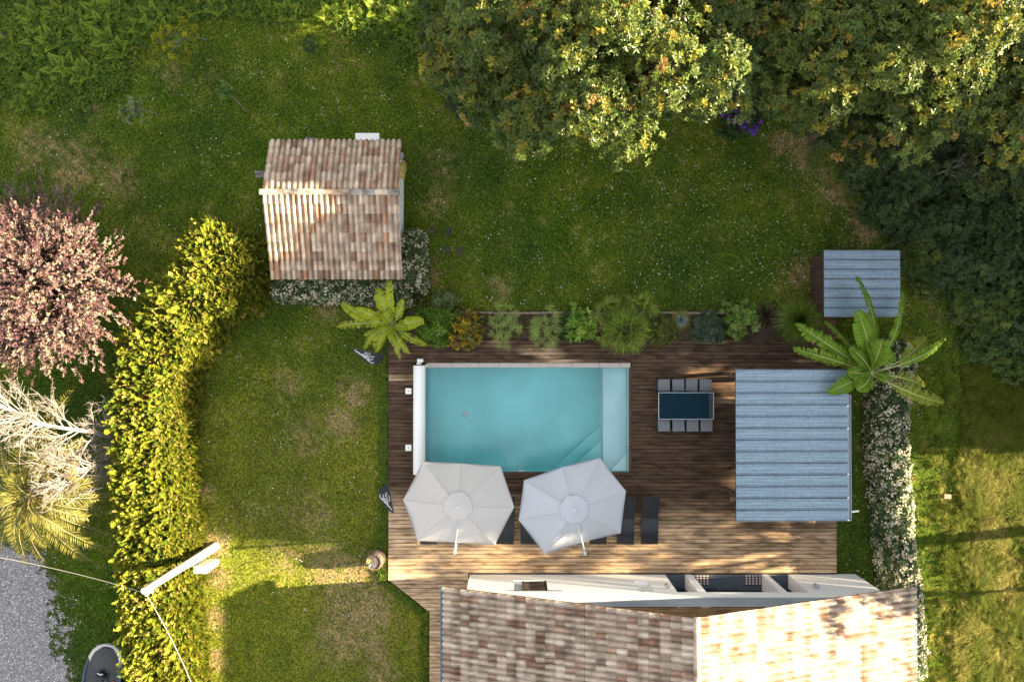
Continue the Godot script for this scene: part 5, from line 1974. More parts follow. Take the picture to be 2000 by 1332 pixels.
func hedges() -> void:
	var pl := [plume(12, 0.42, 0.16, 0.030), plume(11, 0.54, 0.14, 0.028), plume(13, 0.36, 0.17, 0.032)]
	var pal := [5.0, Color(0.180, 0.205, 0.020), 3.0, Color(0.250, 0.260, 0.030), 3.0, Color(0.085, 0.130, 0.016), 1.4, Color(0.36, 0.29, 0.09)]
	var root := thing("thuja_hedge", "long clipped golden green thuja hedge between lawn and drive", "hedge")
	var path := wpath([[318, 690, 1.0], [300, 755, 1.0], [298, 850, 1.0], [304, 950, 1.0], [309, 1060, 1.0], [312, 1180, 1.0], [322, 1290, 1.0], [332, 1400, 1.0]])
	body_core(root, path, 0.98, 1.7)
	sprays(root, "foliage", body_points(path, 1.18, 2.0, 15500, 0.08, 0.10), pl, M.leaf_matt, pal, 0.7, 1.3, 1.2, 0.4)
	var shoots := []
	for k in 620:
		var si := rng.randi() % (path.size() - 1)
		var o: Vector3 = path[si].lerp(path[si + 1], R(0, 1)) + Vector3(R(-1.0, 0.9), R(1.75, 2.0), 0)
		var dv := Vector3(R(-0.30, 0.15), 1.0, R(-0.25, 0.25)).normalized()
		for j in 3:
			shoots.append([o + dv * 0.15 * j, dv])
	sprays(root, "leading_shoot", shoots, pl, M.leaf_matt, pal, 0.7, 1.1, 0.2, 0.25)
	# shaggy conifers where the hedge bends
	var lab := ["shaggy golden conifer with long feathery shoots, the upper one at the hedge bend", "shaggy golden conifer with long feathery shoots, the lower one at the hedge bend"]
	var sh := [[[412, 562], [368, 598], 1.22, 2.35, 3600], [[362, 618], [318, 680], 1.22, 2.2, 3600]]
	for i in 2:
		var r := thing("conifer_shrub", lab[i], "conifer", "shaggy conifers at the hedge bend")
		var p := wpath([[sh[i][0][0], sh[i][0][1], 1.0], [sh[i][1][0], sh[i][1][1], 1.0]])
		body_core(r, p, sh[i][2] * 0.75, sh[i][3] * 0.75)
		sprays(r, "foliage", body_points(p, sh[i][2] * 0.92, sh[i][3] * 0.92, sh[i][4], 0.16), pl, M.leaf_matt, pal, 0.9, 1.6, 1.1, 0.35)
		var lead := []
		for k in 26:
			var o: Vector3 = p[0].lerp(p[1], R(-0.2, 1.2)) + Vector3(R(-0.7, 0.7), sh[i][3] * R(0.75, 0.95), R(-0.5, 0.5))
			var dv := Vector3(R(-0.5, 0.3), 1.0, R(-0.4, 0.4)).normalized()
			for j in 5:
				lead.append([o + dv * 0.17 * j, dv])
		sprays(r, "leading_shoot", lead, pl, M.leaf_matt, pal, 0.7, 1.2, 0.3, 0.35)
	var hd := thing("conifer_shrub", "big rounded golden conifer left of the tiled shed", "conifer")
	var hp := wpath([[444, 500, 1.2], [424, 552, 1.2]])
	body_core(hd, hp, 1.1, 2.1)
	sprays(hd, "foliage", body_points(hp, 1.34, 2.5, 5200, 0.08), pl, M.leaf_matt, pal, 0.8, 1.4, 0.9, 0.35)
	# white flowering hedges
	var lf := [rosette(6, 3, 0.09, 0.075, 0.034, 0.2), rosette(5, 4, 0.11, 0.07, 0.03, 0.2)]
	var fl := []
	for k in 2:
		var b := MB.new()
		for i in 4:
			var o := Vector3(R(-0.06, 0.06), R(0.0, 0.04), R(-0.06, 0.06))
			for j in 5:
				var a := TAU * j / 5.0 + i
				b.leaf(o, Vector3(cos(a), R(0.0, 0.5), sin(a)).normalized(), Vector3(-sin(a), 0.2, cos(a)).normalized(), 0.034, 0.026, 0.1)
		fl.append(b.mesh())
	var jp := [4.0, Color(0.050, 0.085, 0.030), 3.0, Color(0.070, 0.110, 0.038), 1.5, Color(0.11, 0.145, 0.045)]
	var fp := [3.0, Color(0.50, 0.45, 0.33), 1.5, Color(0.42, 0.37, 0.24)]
	var js := [[[[548, 567, 0.6], [640, 567, 0.6], [740, 569, 0.6], [806, 570, 0.6], [808, 520, 0.6], [806, 466, 0.6]], 0.42, 0.95, 2600, 1700, "white flowering evergreen hedge wrapped round the tiled shed's corner"], [[[1752, 690, 0.7], [1745, 760, 0.7], [1735, 850, 0.7], [1745, 960, 0.7], [1752, 1060, 0.7], [1762, 1150, 0.7], [1772, 1240, 0.7], [1776, 1300, 0.7]], 0.62, 1.25, 5200, 3600, "long white flowering hedge along the right of the pavilion and house"]]
	for q in js:
		var r := thing("jasmine_hedge", q[5], "hedge", "white flowering hedges")
		var p := wpath(q[0])
		body_core(r, p, q[1] * 0.82, q[2] * 0.82)
		sprays(r, "foliage", body_points(p, q[1], q[2], q[3], 0.13), lf, M.leaf, jp, 0.8, 1.4, 0.4, 0.6)
		var bp := body_points(p, q[1] * 1.04, q[2] * 1.05, q[4], 0.13).filter(func(e): return nhigh.get_noise_3d(e[0].x * 1.4, e[0].y, e[0].z * 1.4) + R(-0.25, 0.25) > -0.08)
		sprays(r, "blossom", bp, fl, M.petal, fp, 0.7, 1.3, 0.8, 0.4)

func plum_tree() -> void:
	var root := thing("plum_tree", "round purple leaved plum tree lit by the sun at the left edge", "tree")
	var c := W(48, 556, 3.2)
	root.position = Vector3(c.x, 0, c.z)
	var tb := MB.new()
	tb.col = Color(0.09, 0.06, 0.055)
	limb(tb, Vector3.ZERO, Vector3(0, 1.5, 0), 0.16, 0.12, 0.0, 9)
	pb("trunk", tb, M.bark, root)
	var tw := []
	for k in 3:
		var b := MB.new()
		for i in 26:
			var y := R(0.0, 0.34)
			var a := R(0, TAU)
			var d := Vector3(cos(a), R(0.1, 1.1), sin(a)).normalized()
			var q := R(0.7, 1.3)
			b.col = Color(q, q, q)
			b.leaf(Vector3(0, y, 0), d, (d.cross(Vector3.UP) + rdir() * 0.5).normalized(), R(0.05, 0.085), R(0.028, 0.045))
		tw.append(b.mesh())
	var pal := [4.0, Color(0.138, 0.076, 0.074), 3.0, Color(0.185, 0.130, 0.115), 3.0, Color(0.085, 0.042, 0.048), 2.4, Color(0.26, 0.215, 0.165)]
	var lb := MB.new()
	lb.col = tb.col
	var xs := [[], [], []]
	var cs := [[], [], []]
	for i in 560:
		var d := rdir()
		d.y = absf(d.y) * 1.15 - 0.22
		if i > 470:
			d = Vector3(d.x * 0.5, 1.0, d.z * 0.5)
		d = d.normalized()
		var rr := R(0.66, 1.08) * (1.0 + 0.16 * nmid.get_noise_3d(d.x * 2.0, d.y * 2.0, d.z * 2.0))
		var e := Vector3(d.x * 3.75, 3.0 + d.y * 1.9, d.z * 3.6) * Vector3(rr, 1, rr)
		var a := Vector3(d.x * 1.2, 2.2 + d.y * 0.9, d.z * 1.2)
		if i % 3 == 0:
			limb(lb, Vector3(0, 1.4, 0), e.lerp(a, 0.1), 0.045, 0.008, 0.2, 4)
		var m := 13
		for k in m:
			var t := lerpf(0.18, 1.0, k / float(m - 1))
			var p := a.lerp(e, t) + rdir() * 0.09 + Vector3(0, 0.25 * sin(PI * t), 0)
			var v := (i + k) % 3
			xs[v].append(Transform3D(orient((e - a).normalized() + Vector3.UP * 0.35 + rdir() * 0.55, R(0.7, 1.25)), p))
			cs[v].append(pick(pal))
	for i in 900:
		var d := rdir()
		d.y = absf(d.y)
		var v := i % 3
		xs[v].append(Transform3D(orient(d + rdir() * 0.6, R(0.8, 1.3)), Vector3(d.x * 2.9, 2.3 + d.y * 1.3, d.z * 2.8) * R(0.5, 1.0) + Vector3(0, 0.7, 0)))
		cs[v].append(pick(pal))
	pb("limb", lb, M.bark, root)
	for v in 3:
		multi("crown", tw[v], M.leaf, xs[v], cs[v], root)

func twigs(b: MB, o: Vector3, d: Vector3, l: float, r: float, lvl: int, bend: Vector3) -> void:
	var p := [o]
	var rd := [r]
	var q := o
	var dd := d
	var n := 4
	for i in n:
		dd = (dd + rdir() * 0.22 + bend * 0.12).normalized()
		q += dd * l / n
		p.append(q)
		rd.append(lerpf(r, r * 0.45, (i + 1.0) / n))
	b.tube(p, rd, 5 if lvl > 1 else 3, false)
	if lvl <= 0:
		return
	var kids := 5 if lvl > 1 else 6
	for i in kids:
		var t := R(0.25, 1.0)
		var k := mini(int(t * n), n - 1)
		var at: Vector3 = p[k].lerp(p[k + 1], t * n - k)
		var nd := (dd + rdir() * 0.85).normalized()
		twigs(b, at, nd, l * R(0.42, 0.62), maxf(r * 0.45, 0.007), lvl - 1, bend)

func bare_tree() -> void:
	var root := thing("bare_tree", "bare pale branched tree leaning over the date palm at the left", "tree")
	var paths := [[[234, 858, 0.9], [177, 844, 2.1], [114, 835, 3.1], [66, 827, 3.7], [37, 807, 4.1], [-20, 790, 4.6]], [[236, 904, 0.8], [182, 911, 2.0], [150, 918, 2.6], [110, 930, 3.1]]]
	for i in 2:
		var pts := []
		var rad := []
		var q: Array = paths[i]
		var g := W(q[0][0], q[0][1], q[0][2])
		pts.append(Vector3(g.x + 0.25, 0.0, g.z - 0.05))
		rad.append(0.10)
		for k in q.size():
			pts.append(W(q[k][0], q[k][1], q[k][2]))
			rad.append(lerpf(0.085 - 0.02 * i, 0.025, k / float(q.size() - 1)))
		var b := MB.new()
		b.tube(pts, rad, 8)
		pb("trunk", b, M.bark_white, root)
		var t := MB.new()
		for k in range(1, pts.size()):
			for j in (9 if i == 0 else 10):
				var a: Vector3 = pts[k - 1].lerp(pts[k], R(0.1, 1.0))
				if k == 1 and rng.randf() < 0.6:
					continue
				var d: Vector3 = (pts[k] - pts[k - 1]).normalized()
				var side := Vector3(R(-0.5, 0.2), R(0.0, 0.7), [-1.0, 1.0][j % 2] * R(0.4, 1.0))
				twigs(t, a, (d * 0.7 + side).normalized(), R(0.7, 1.35), 0.026, 2, Vector3(-0.2, 0.3, 0))
		pb("twigs", t, M.bark_white, root)
	# dry leaf clump still hanging on
	var lf := [rosette(6, 4, 0.16, 0.07, 0.022, 0.6), rosette(5, 4, 0.18, 0.08, 0.02, 0.6)]
	var xs := []
	for i in 520:
		var o := W(R(70, 150), R(895, 965), R(2.3, 3.2))
		xs.append([o, rdir()])
	sprays(root, "dry_foliage", xs, lf, M.leaf_matt, [2.0, Color(0.15, 0.125, 0.05), 1.0, Color(0.20, 0.15, 0.08), 1.0, Color(0.10, 0.11, 0.03)], 0.7, 1.2, 0.3, 0.6)
	# grey dead limb among the shrubs at the right
	var db := thing("dead_branch", "grey dead branch lying in the dark shrubs under the right oaks", "branch")
	var t := MB.new()
	t.tube([W(1818, 346, 1.6), W(1850, 332, 2.3), W(1890, 318, 2.9)], [0.04, 0.03, 0.015], 6)
	for j in 10:
		twigs(t, W(R(1835, 1890), R(318, 338), 2.5), Vector3(R(0.3, 1), R(0, 0.4), R(-0.6, 0.3)).normalized(), 0.8, 0.014, 1, Vector3.ZERO)
	pb("limb", t, M.grey_wood, db)

func frond(parent: Node3D, a: Vector3, c: Vector3, rise: float, col: Color, leaflets: int, ll: float) -> void:
	var b := MB.new()
	var f := func(t: float) -> Vector3:
		return a.lerp(c, t) + Vector3(0, rise * 4.0 * (t - t * t) * (1.0 - 0.35 * t), 0)
	var p := []
	var r := []
	for i in 11:
		p.append(f.call(i / 10.0))
		r.append(lerpf(0.022, 0.005, i / 10.0))
	b.col = Color(0.30, 0.25, 0.11)
	b.tube(p, r, 5, false)
	for i in leaflets:
		var t := lerpf(0.10, 1.0, i / float(leaflets - 1))
		var o: Vector3 = f.call(t)
		var d: Vector3 = (f.call(minf(t + 0.02, 1.02)) - f.call(t - 0.02)).normalized()
		var s := d.cross(Vector3.UP).normalized()
		var u := s.cross(d).normalized()
		var l := ll * (0.45 + 0.8 * sin(PI * clampf(t * 0.9 + 0.08, 0, 1))) * R(0.88, 1.1)
		for sg in [-1.0, 1.0]:
			var dd: Vector3 = (s * sg * R(0.75, 0.95) + d * R(0.65, 0.9) + u * R(0.05, 0.55)).normalized()
			var k := R(0.5, 1.35)
			b.col = Color(col.r * k, col.g * k, col.b * k)
			b.leaf(o, dd, (dd.cross(u)).normalized(), l, 0.034, 0.2)
	var o := pb("frond", b, M.leaf, parent)

func date_palm() -> void:
	var root := thing("date_palm", "date palm with arching yellow green fronds beside the gravel drive", "palm")
	var c := W(58, 968, 3.0)
	var tb := MB.new()
	tb.tube([Vector3(c.x, 0, c.z), Vector3(c.x, 1.5, c.z), Vector3(c.x, 2.75, c.z)], [0.32, 0.27, 0.24], 12)
	pb("trunk", tb, M.bark, root)
	var tips := [[168, 1010, 2.9, 0.7], [196, 1070, 1.7, 0.9], [174, 1096, 1.3, 0.8], [90, 1066, 2.6, 0.7], [54, 1101, 2.0, 0.9], [86, 1098, 1.4, 0.8], [0, 1028, 2.6, 0.7], [2, 1080, 1.6, 0.9], [-60, 980, 2.8, 0.7], [-70, 1050, 2.0, 0.9], [-50, 910, 2.8, 0.8], [0, 868, 2.9, 0.8], [20, 860, 2.2, 0.9], [236, 968, 1.3, 0.9], [225, 1000, 1.0, 0.8], [143, 758, 1.6, 1.3], [66, 790, 2.2, 1.1], [160, 860, 2.2, 1.0], [205, 935, 1.8, 0.9], [110, 850, 2.8, 1.0], [30, 1060, 3.1, 0.7], [120, 1030, 3.2, 0.7], [-20, 1000, 3.3, 0.6], [90, 905, 3.7, 0.4], [70, 1010, 3.7, 0.4], [30, 930, 3.8, 0.4], [215, 1045, 0.9, 0.8], [150, 1050, 1.2, 0.9]]
	for q in tips:
		var k := R(0.85, 1.2)
		frond(root, c, W(q[0], q[1], q[2]), q[3] * 0.8, Color(0.125 * k, 0.120 * k, 0.024 * k), 46, 0.36)

func banana_leaf(parent: Node3D, a: Vector3, c: Vector3, rise: float, wd: float, torn: float, col: Color, twist: float, short := 0.1) -> void:
	var bow := (c - a).cross(Vector3.UP) * R(-0.16, 0.16)
	var f := func(t: float) -> Vector3:
		return a.lerp(c, t) + Vector3(0, rise * 4.0 * (t - t * t), 0) + bow * 4.0 * (t - t * t) * 0.5
	var b := MB.new()
	var n := 40
	var edge_l := 1.0
	var edge_r := 1.0
	for i in n:
		var t0 := lerpf(short, 1.0, float(i) / n)
		var t1 := lerpf(short, 1.0, float(i + 1) / n)
		var e := func(t: float) -> float:
			var u := (t - short) / (1.0 - short)
			return wd * 0.5 * pow(maxf(0.0, sin(PI * pow(clampf(u * 0.94 + 0.04, 0, 1), 0.85))), 0.55)
		if rng.randf() < torn * 0.8:
			edge_l = R(0.66, 1.05)
		if rng.randf() < torn * 0.8:
			edge_r = R(0.66, 1.05)
		var gap_l := rng.randf() < torn * 0.5
		var gap_r := rng.randf() < torn * 0.5
		var p0: Vector3 = f.call(t0)
		var p1: Vector3 = f.call(t1)
		var d := (p1 - p0).normalized()
		var s := d.cross(Vector3.UP).normalized().rotated(d, twist)
		var u := s.cross(d).normalized()
		for sg in [-1.0, 1.0]:
			var k: float = edge_l if sg < 0.0 else edge_r
			var sk: float = 0.30
			var pull: float = (0.012 if (gap_l if sg < 0.0 else gap_r) else 0.0)
			var w0: float = e.call(t0) * k * 1.45
			var w1: float = e.call(t1) * k * 1.45
			var fold := 0.20 + 0.12 * sin(t0 * 21.0 + sg) * torn
			var q0: Vector3 = p0 + d * pull
			var o0: Vector3 = q0 + (s * sg + d * sk - u * fold * 0.2) .normalized() * w0 + u * 0.02 * sin(i * 1.7)
			var o1: Vector3 = p1 + (s * sg + d * sk - u * fold * 0.2).normalized() * w1 - d * pull * 3.0 + u * 0.02 * sin(i * 1.7 + 1.0)
			var m0 := q0.lerp(o0, 0.55) + u * wd * 0.10
			var m1 := p1.lerp(o1, 0.55) + u * wd * 0.10
			var g := 1.0 + 0.16 * sin(i * 2.4) + R(-0.12, 0.12)
			b.col = col * g
			b.quad(q0, p1, m1, m0, u)
			if torn > 0.25 and rng.randf() < 0.06 + 0.25 * (1.0 if torn > 0.5 else 0.0):
				b.col = Color(0.26, 0.19, 0.07)
			b.quad(m0, m1, o1, o0, u)
	var o := pb("leaf", b, M.banana, parent)
	var r := MB.new()
	var p := []
	var rd := []
	for i in 13:
		p.append(f.call(i / 12.0) + Vector3(0, 0.006, 0))
		rd.append(lerpf(0.034, 0.006, i / 12.0))
	r.tube(p, rd, 6, false)
	pb("midrib", r, M.midrib, o)

func bananas() -> void:
	var g := Color(0.100, 0.175, 0.016)
	var root := thing("banana_plant", "large banana plant with spreading green leaves at the pavilion corner", "banana plant")
	var c := W(1698, 728, 2.3)
	var st := MB.new()
	st.col = Color(0.16, 0.17, 0.06)
	st.tube([Vector3(c.x, 0, c.z), Vector3(c.x, 1.2, c.z), Vector3(c.x, 2.3, c.z)], [0.16, 0.13, 0.09], 10)
	pb("stem", st, M.leaf_matt, root)
	var L := [[1673, 541, 2.9, 0.55, 0.50, 0.45, 0.3], [1763, 571, 2.7, 0.5, 0.56, 0.4, 0.25], [1673, 608, 3.5, 0.25, 0.62, 0.05, 0.25], [1555, 633, 2.5, 0.5, 0.50, 0.35, 0.3], [1550, 680, 2.7, 0.5, 0.50, 0.3, 0.4], [1587, 699, 2.2, 0.5, 0.42, 0.7, 0.3], [1612, 628, 2.3, 0.4, 0.44, 0.5, 0.35], [1724, 664, 3.7, 0.2, 0.60, 0.02, 0.2], [1655, 727, 3.4, 0.35, 0.55, 0.08, 0.2], [1848, 658, 2.6, 0.6, 0.56, 0.3, 0.3], [1808, 657, 2.5, 0.5, 0.42, 0.8, 0.4], [1616, 767, 2.9, 0.45, 0.50, 0.2, 0.25], [1675, 762, 3.1, 0.3, 0.5, 0.1, 0.15], [1844, 787, 2.2, 0.6, 0.44, 0.8, 0.25], [1806, 755, 2.4, 0.4, 0.40, 0.8, 0.3], [1700, 610, 2.4, 0.5, 0.46, 0.6, 0.4], [1745, 690, 2.9, 0.3, 0.42, 0.5, 0.4], [1640, 690, 2.6, 0.4, 0.46, 0.4, 0.3], [1660, 680, 3.3, 0.3, 0.55, 0.1, 0.2], [1690, 668, 3.2, 0.25, 0.5, 0.2, 0.2], [1733, 745, 3.0, 0.25, 0.45, 0.2, 0.2], [1668, 742, 3.2, 0.25, 0.5, 0.1, 0.15]]
	for q in L:
		var k := R(0.85, 1.2)
		var yl: float = 0.35 if q[5] > 0.6 else 0.0
		banana_leaf(root, c + Vector3(R(-0.08, 0.08), 0, R(-0.08, 0.08)), W(q[0], q[1], q[2]), q[3], q[4], q[5], (g * k).lerp(Color(0.24, 0.20, 0.03), yl), [-0.8, 0.4, 0.8, -0.3, 0.1][rng.randi() % 5], q[6])
	var r2 := thing("banana_plant", "small light green banana plant at the left end of the planting bed", "banana plant")
	var c2 := W(768, 634, 1.3)
	var s2 := MB.new()
	s2.col = Color(0.16, 0.17, 0.06)
	s2.tube([Vector3(c2.x, 0, c2.z), Vector3(c2.x, 1.3, c2.z)], [0.12, 0.08], 10)
	pb("stem", s2, M.leaf_matt, r2)
	var L2 := [[760, 541, 1.9, 0.35, 0.44, 0.1], [737, 563, 1.7, 0.35, 0.42, 0.2], [786, 584, 1.9, 0.2, 0.26, 0.5], [667, 591, 1.5, 0.4, 0.36, 0.2], [694, 602, 1.8, 0.3, 0.38, 0.15], [657, 639, 1.0, 0.45, 0.30, 0.8], [827, 625, 1.7, 0.3, 0.44, 0.1], [834, 674, 1.2, 0.4, 0.32, 0.5], [800, 691, 1.1, 0.35, 0.24, 0.5], [782, 702, 0.9, 0.35, 0.24, 0.6], [736, 687, 1.1, 0.4, 0.36, 0.3], [710, 655, 1.0, 0.3, 0.26, 0.6], [711, 682, 0.9, 0.35, 0.28, 0.6], [745, 650, 1.9, 0.15, 0.40, 0.1], [748, 612, 2.0, 0.2, 0.40, 0.15], [790, 640, 1.8, 0.2, 0.4, 0.1], [725, 628, 1.9, 0.2, 0.38, 0.2], [765, 668, 1.5, 0.25, 0.36, 0.3]]
	for q in L2:
		var k := R(0.9, 1.2)
		banana_leaf(r2, c2, W(q[0], q[1], q[2]), q[3], q[4], q[5], Color(0.23, 0.28, 0.018) * k, [-0.7, 0.3, 0.7, -0.2][rng.randi() % 4], 0.2)

func shrub(called: String, label: String, group: String, px: float, py: float, h: float, r: float, n: int, meshes: Array, mt: Material, pal: Array, s0 := 0.8, s1 := 1.3, up := 0.6, cat := "shrub") -> Node3D:
	var p := W(px, py, h * 0.6)
	var root := thing(called, label, cat, group, Vector3(p.x, 0, p.z))
	var b := MB.new()
	b.col = Color(0.1, 0.075, 0.05)
	for i in 7:
		var e := rdir()
		limb(b, Vector3(R(-0.08, 0.08), 0, R(-0.08, 0.08)), Vector3(e.x * r * 0.7, h * R(0.55, 0.9), e.z * r * 0.7), 0.03, 0.008, 0.05, 5)
	pb("stems", b, M.bark, root)
	var pts := []
	for i in n:
		var e := rdir()
		e.y = absf(e.y)
		var lm := 1.0 + 0.5 * nmid.get_noise_3d(p.x + e.x * 1.6, e.y * 2.0, p.z + e.z * 1.6)
		pts.append([Vector3(e.x * r, 0.12 + e.y * h * 0.95, e.z * r) * lm * pow(R(0.1, 1.0), 0.3), e])
	sprays(root, "foliage", pts, meshes, mt, pal, s0, s1, up, 0.6)
	return root

func fan_palm_at(p: Vector3, s: float, label: String, n: int) -> void:
	var root := thing("fan_palm", label, "palm", "fan palms in the planting bed", p)
	var tb := MB.new()
	tb.tube([Vector3.ZERO, Vector3(0, 0.7 * s, 0)], [0.13, 0.10], 9)
	pb("trunk", tb, M.bark, root)
	for i in n:
		var a := i * 2.399 + R(-0.2, 0.2)
		var el := lerpf(1.45, -0.1, i / float(n))
		var d := Vector3(cos(a) * cos(el), sin(el), sin(a) * cos(el))
		var b := MB.new()
		var hub := Vector3(0, 0.7 * s, 0) + d * 0.62 * s
		b.col = Color(0.15, 0.17, 0.05)
		b.tube([Vector3(0, 0.65 * s, 0), hub], [0.012, 0.008], 5, false)
		var side := d.cross(Vector3.UP).normalized()
		var nn := side.cross(d).normalized()
		var m := 14
		for k in m:
			var q := lerpf(-1.75, 1.75, k / float(m - 1))
			var e := (d * cos(q) + side * sin(q) - nn * 0.12 * absf(q) - Vector3(0, 0.25, 0)).normalized()
			var g := R(0.4, 1.5)
			b.col = Color(0.15, 0.205, 0.024) * g
			if i > n * 0.7 and rng.randf() < 0.35:
				b.col = Color(0.20, 0.17, 0.05) * g
			b.leaf(hub, e, e.cross(nn).normalized(), 0.52 * s * (1.0 - 0.12 * absf(q)), 0.05 * s, 0.35)
		pb("leaf", b, M.leaf, root)

func blades(b: MB, n: int, l0: float, l1: float, w: float, col: Color, el0: float, el1: float, droop: float) -> void:
	for i in n:
		var a := R(0, TAU)
		var el := R(el0, el1)
		var l := R(l0, l1)
		var d := Vector3(cos(a) * cos(el), sin(el), sin(a) * cos(el))
		var s := Vector3(-sin(a), 0, cos(a)) * w * 0.5
		var o := Vector3(R(-0.04, 0.04), 0, R(-0.04, 0.04))
		var m := o + d * l * 0.55
		var t := o + d * l - Vector3(0, droop * l, 0)
		var k := R(0.7, 1.3)
		b.col = Color(col.r * k, col.g * k, col.b * k)
		var up := Vector3.UP
		b.quad(o - s * 0.6, o + s * 0.6, m + s, m - s, up)
		b.tri(m - s, m + s, t, up)

func bed() -> void:
	# soil and the pale timber edging
	var sb := MB.new()
	var a := W(800, 606)
	var c := W(1605, 668)
	var nx := 90
	for i in nx:
		for j in 7:
			var f := func(u: int, v: int) -> Vector3:
				var x := lerpf(a.x, c.x, u / float(nx))
				var z := lerpf(a.z + 0.04, c.z - 0.02, v / 7.0)
				return Vector3(x, 0.05 + 0.03 * nhigh.get_noise_2d(x * 2.0, z * 2.0), z)
			sb.quad(f.call(i, j), f.call(i + 1, j), f.call(i + 1, j + 1), f.call(i, j + 1), Vector3.UP)
	solo("planting_bed_soil", sb, M.soil, "dark bare soil of the planting bed above the deck", "soil", "", "structure")
	var x := W(868, 611).x
	var e := W(1425, 611)
	var i := 0
	while x < e.x:
		var b := MB.new()
		var l := minf(1.9, e.x - x)
		b.box(Vector3(x + l / 2, 0.06, e.z + 0.015 * (i % 2)), Vector3(l - 0.01, 0.12, 0.085), 0.01)
		solo("edging_board", b, M.edging, "pale timber edging board behind the bed, number %s from the left end" % ["one", "two", "three", "four", "five", "six", "seven"][i], "edging board", "edging boards behind the planting bed")
		x += l
		i += 1
	var cov := []
	for k in 420:
		cov.append([W(R(815, 1600), R(616, 664)) + Vector3(0, R(0.08, 0.2), 0), Vector3.UP])
	var bc := thing("bed_ground_cover", "low mixed ground cover between the plants of the bed", "ground cover")
	bc.set_meta("kind", "stuff")
	sprays(bc, "leaves", cov, [rosette(6, 4, 0.12, 0.07, 0.03, 0.2, 0.5)], M.leaf_matt, [2.0, Color(0.06, 0.10, 0.02), 1.0, Color(0.13, 0.12, 0.03), 1.5, Color(0.11, 0.07, 0.035)], 0.7, 1.4, 0.6, 0.6)
	var narrow := [rosette(9, 3, 0.12, 0.24, 0.052, 0.2, 0.45), rosette(8, 3, 0.14, 0.21, 0.048, 0.3, 0.45)]
	var small := [rosette(6, 4, 0.11, 0.08, 0.04, 0.3, 0.5), rosette(6, 3, 0.10, 0.09, 0.042, 0.3, 0.5)]
	var broad := [rosette(5, 1, 0.02, 0.20, 0.115, 0.2), rosette(6, 2, 0.10, 0.16, 0.095, 0.2)]
	shrub("oleander_bush", "bright green narrow leaved bush right of the small banana plant", "", 856, 632, 1.3, 0.72, 170, narrow, M.leaf_matt, [3.0, Color(0.11, 0.20, 0.022), 1.0, Color(0.20, 0.28, 0.05), 1.0, Color(0.06, 0.11, 0.014)], 0.8, 1.2, 0.8)
	shrub("oleander_bush", "low narrow leaved tuft reaching the lawn above the bushes", "", 868, 590, 0.8, 0.42, 60, narrow, M.leaf, [3.0, Color(0.085, 0.13, 0.03), 1.0, Color(0.14, 0.17, 0.06)], 0.7, 1.0, 0.8)
	shrub("nandina_bush", "yellow orange tinged bush between green bush and papyrus", "", 905, 646, 0.9, 0.75, 260, small, M.leaf_matt, [3.0, Color(0.15, 0.155, 0.03), 1.2, Color(0.34, 0.25, 0.02), 1.0, Color(0.19, 0.11, 0.04)], 0.9, 1.5)
	shrub("clover_mound", "low dark green mound between papyrus and broad leaved plant", "", 1110, 640, 0.5, 0.5, 320, small, M.leaf, [1.0, Color(0.045, 0.085, 0.016)], 0.6, 1.0)
	shrub("broad_leaf_plant", "plant with large glossy rounded leaves left of the fan palms", "", 1137, 634, 0.9, 0.66, 120, broad, M.leaf, [3.0, Color(0.12, 0.225, 0.022), 1.0, Color(0.18, 0.26, 0.04)], 0.8, 1.3, 1.2)
	shrub("spotted_bush", "low yellow green bush right of the fan palms", "", 1289, 642, 0.7, 0.60, 380, small, M.leaf, [2.0, Color(0.075, 0.10, 0.016), 1.0, Color(0.15, 0.15, 0.02)], 0.7, 1.2)
	shrub("lavender_mound", "grey green mound right of the blue grass tuft", "", 1386, 640, 0.6, 0.62, 460, [rosette(8, 3, 0.08, 0.11, 0.022, 0.0, 0.5)], M.leaf_matt, [2.0, Color(0.07, 0.11, 0.06), 1.0, Color(0.13, 0.17, 0.105)], 0.8, 1.3)
	shrub("pittosporum_bush", "open green bush near the right end of the planting bed", "", 1450, 622, 1.3, 0.70, 150, [rosette(9, 2, 0.12, 0.15, 0.052, 0.2, 0.45)], M.leaf, [3.0, Color(0.10, 0.18, 0.022), 1.0, Color(0.18, 0.24, 0.06)], 0.8, 1.3)
	var lab := ["large central fan palm of the planting bed", "smaller fan palm behind the central one, upper left", "smaller fan palm behind the central one, upper right", "small fan palm tucked left of the central one"]
	var fp := [[1224, 644, 1.0, 30], [1196, 610, 0.72, 16], [1252, 604, 0.8, 15], [1178, 642, 0.75, 14]]
	for k in 4:
		var p := W(fp[k][0], fp[k][1], 0.9)
		fan_palm_at(Vector3(p.x, 0, p.z), fp[k][2], lab[k], fp[k][3])
	# papyrus
	var um := MB.new()
	for k in 12:
		var an := TAU * k / 12.0 + R(-0.1, 0.1)
		var d := Vector3(cos(an), R(-0.1, 0.45), sin(an)).normalized()
		var g := R(0.8, 1.2)
		um.col = Color(0.19 * g, 0.25 * g, 0.055 * g)
		um.leaf(Vector3.ZERO, d, d.cross(Vector3.UP).normalized(), R(0.17, 0.27), 0.022, 0.2)
	var umm := um.mesh()
	var pl := ["papyrus clump of green stars, the left one in the bed", "papyrus clump of green stars, the right one in the bed"]
	var pc := [[985, 634], [1062, 640]]
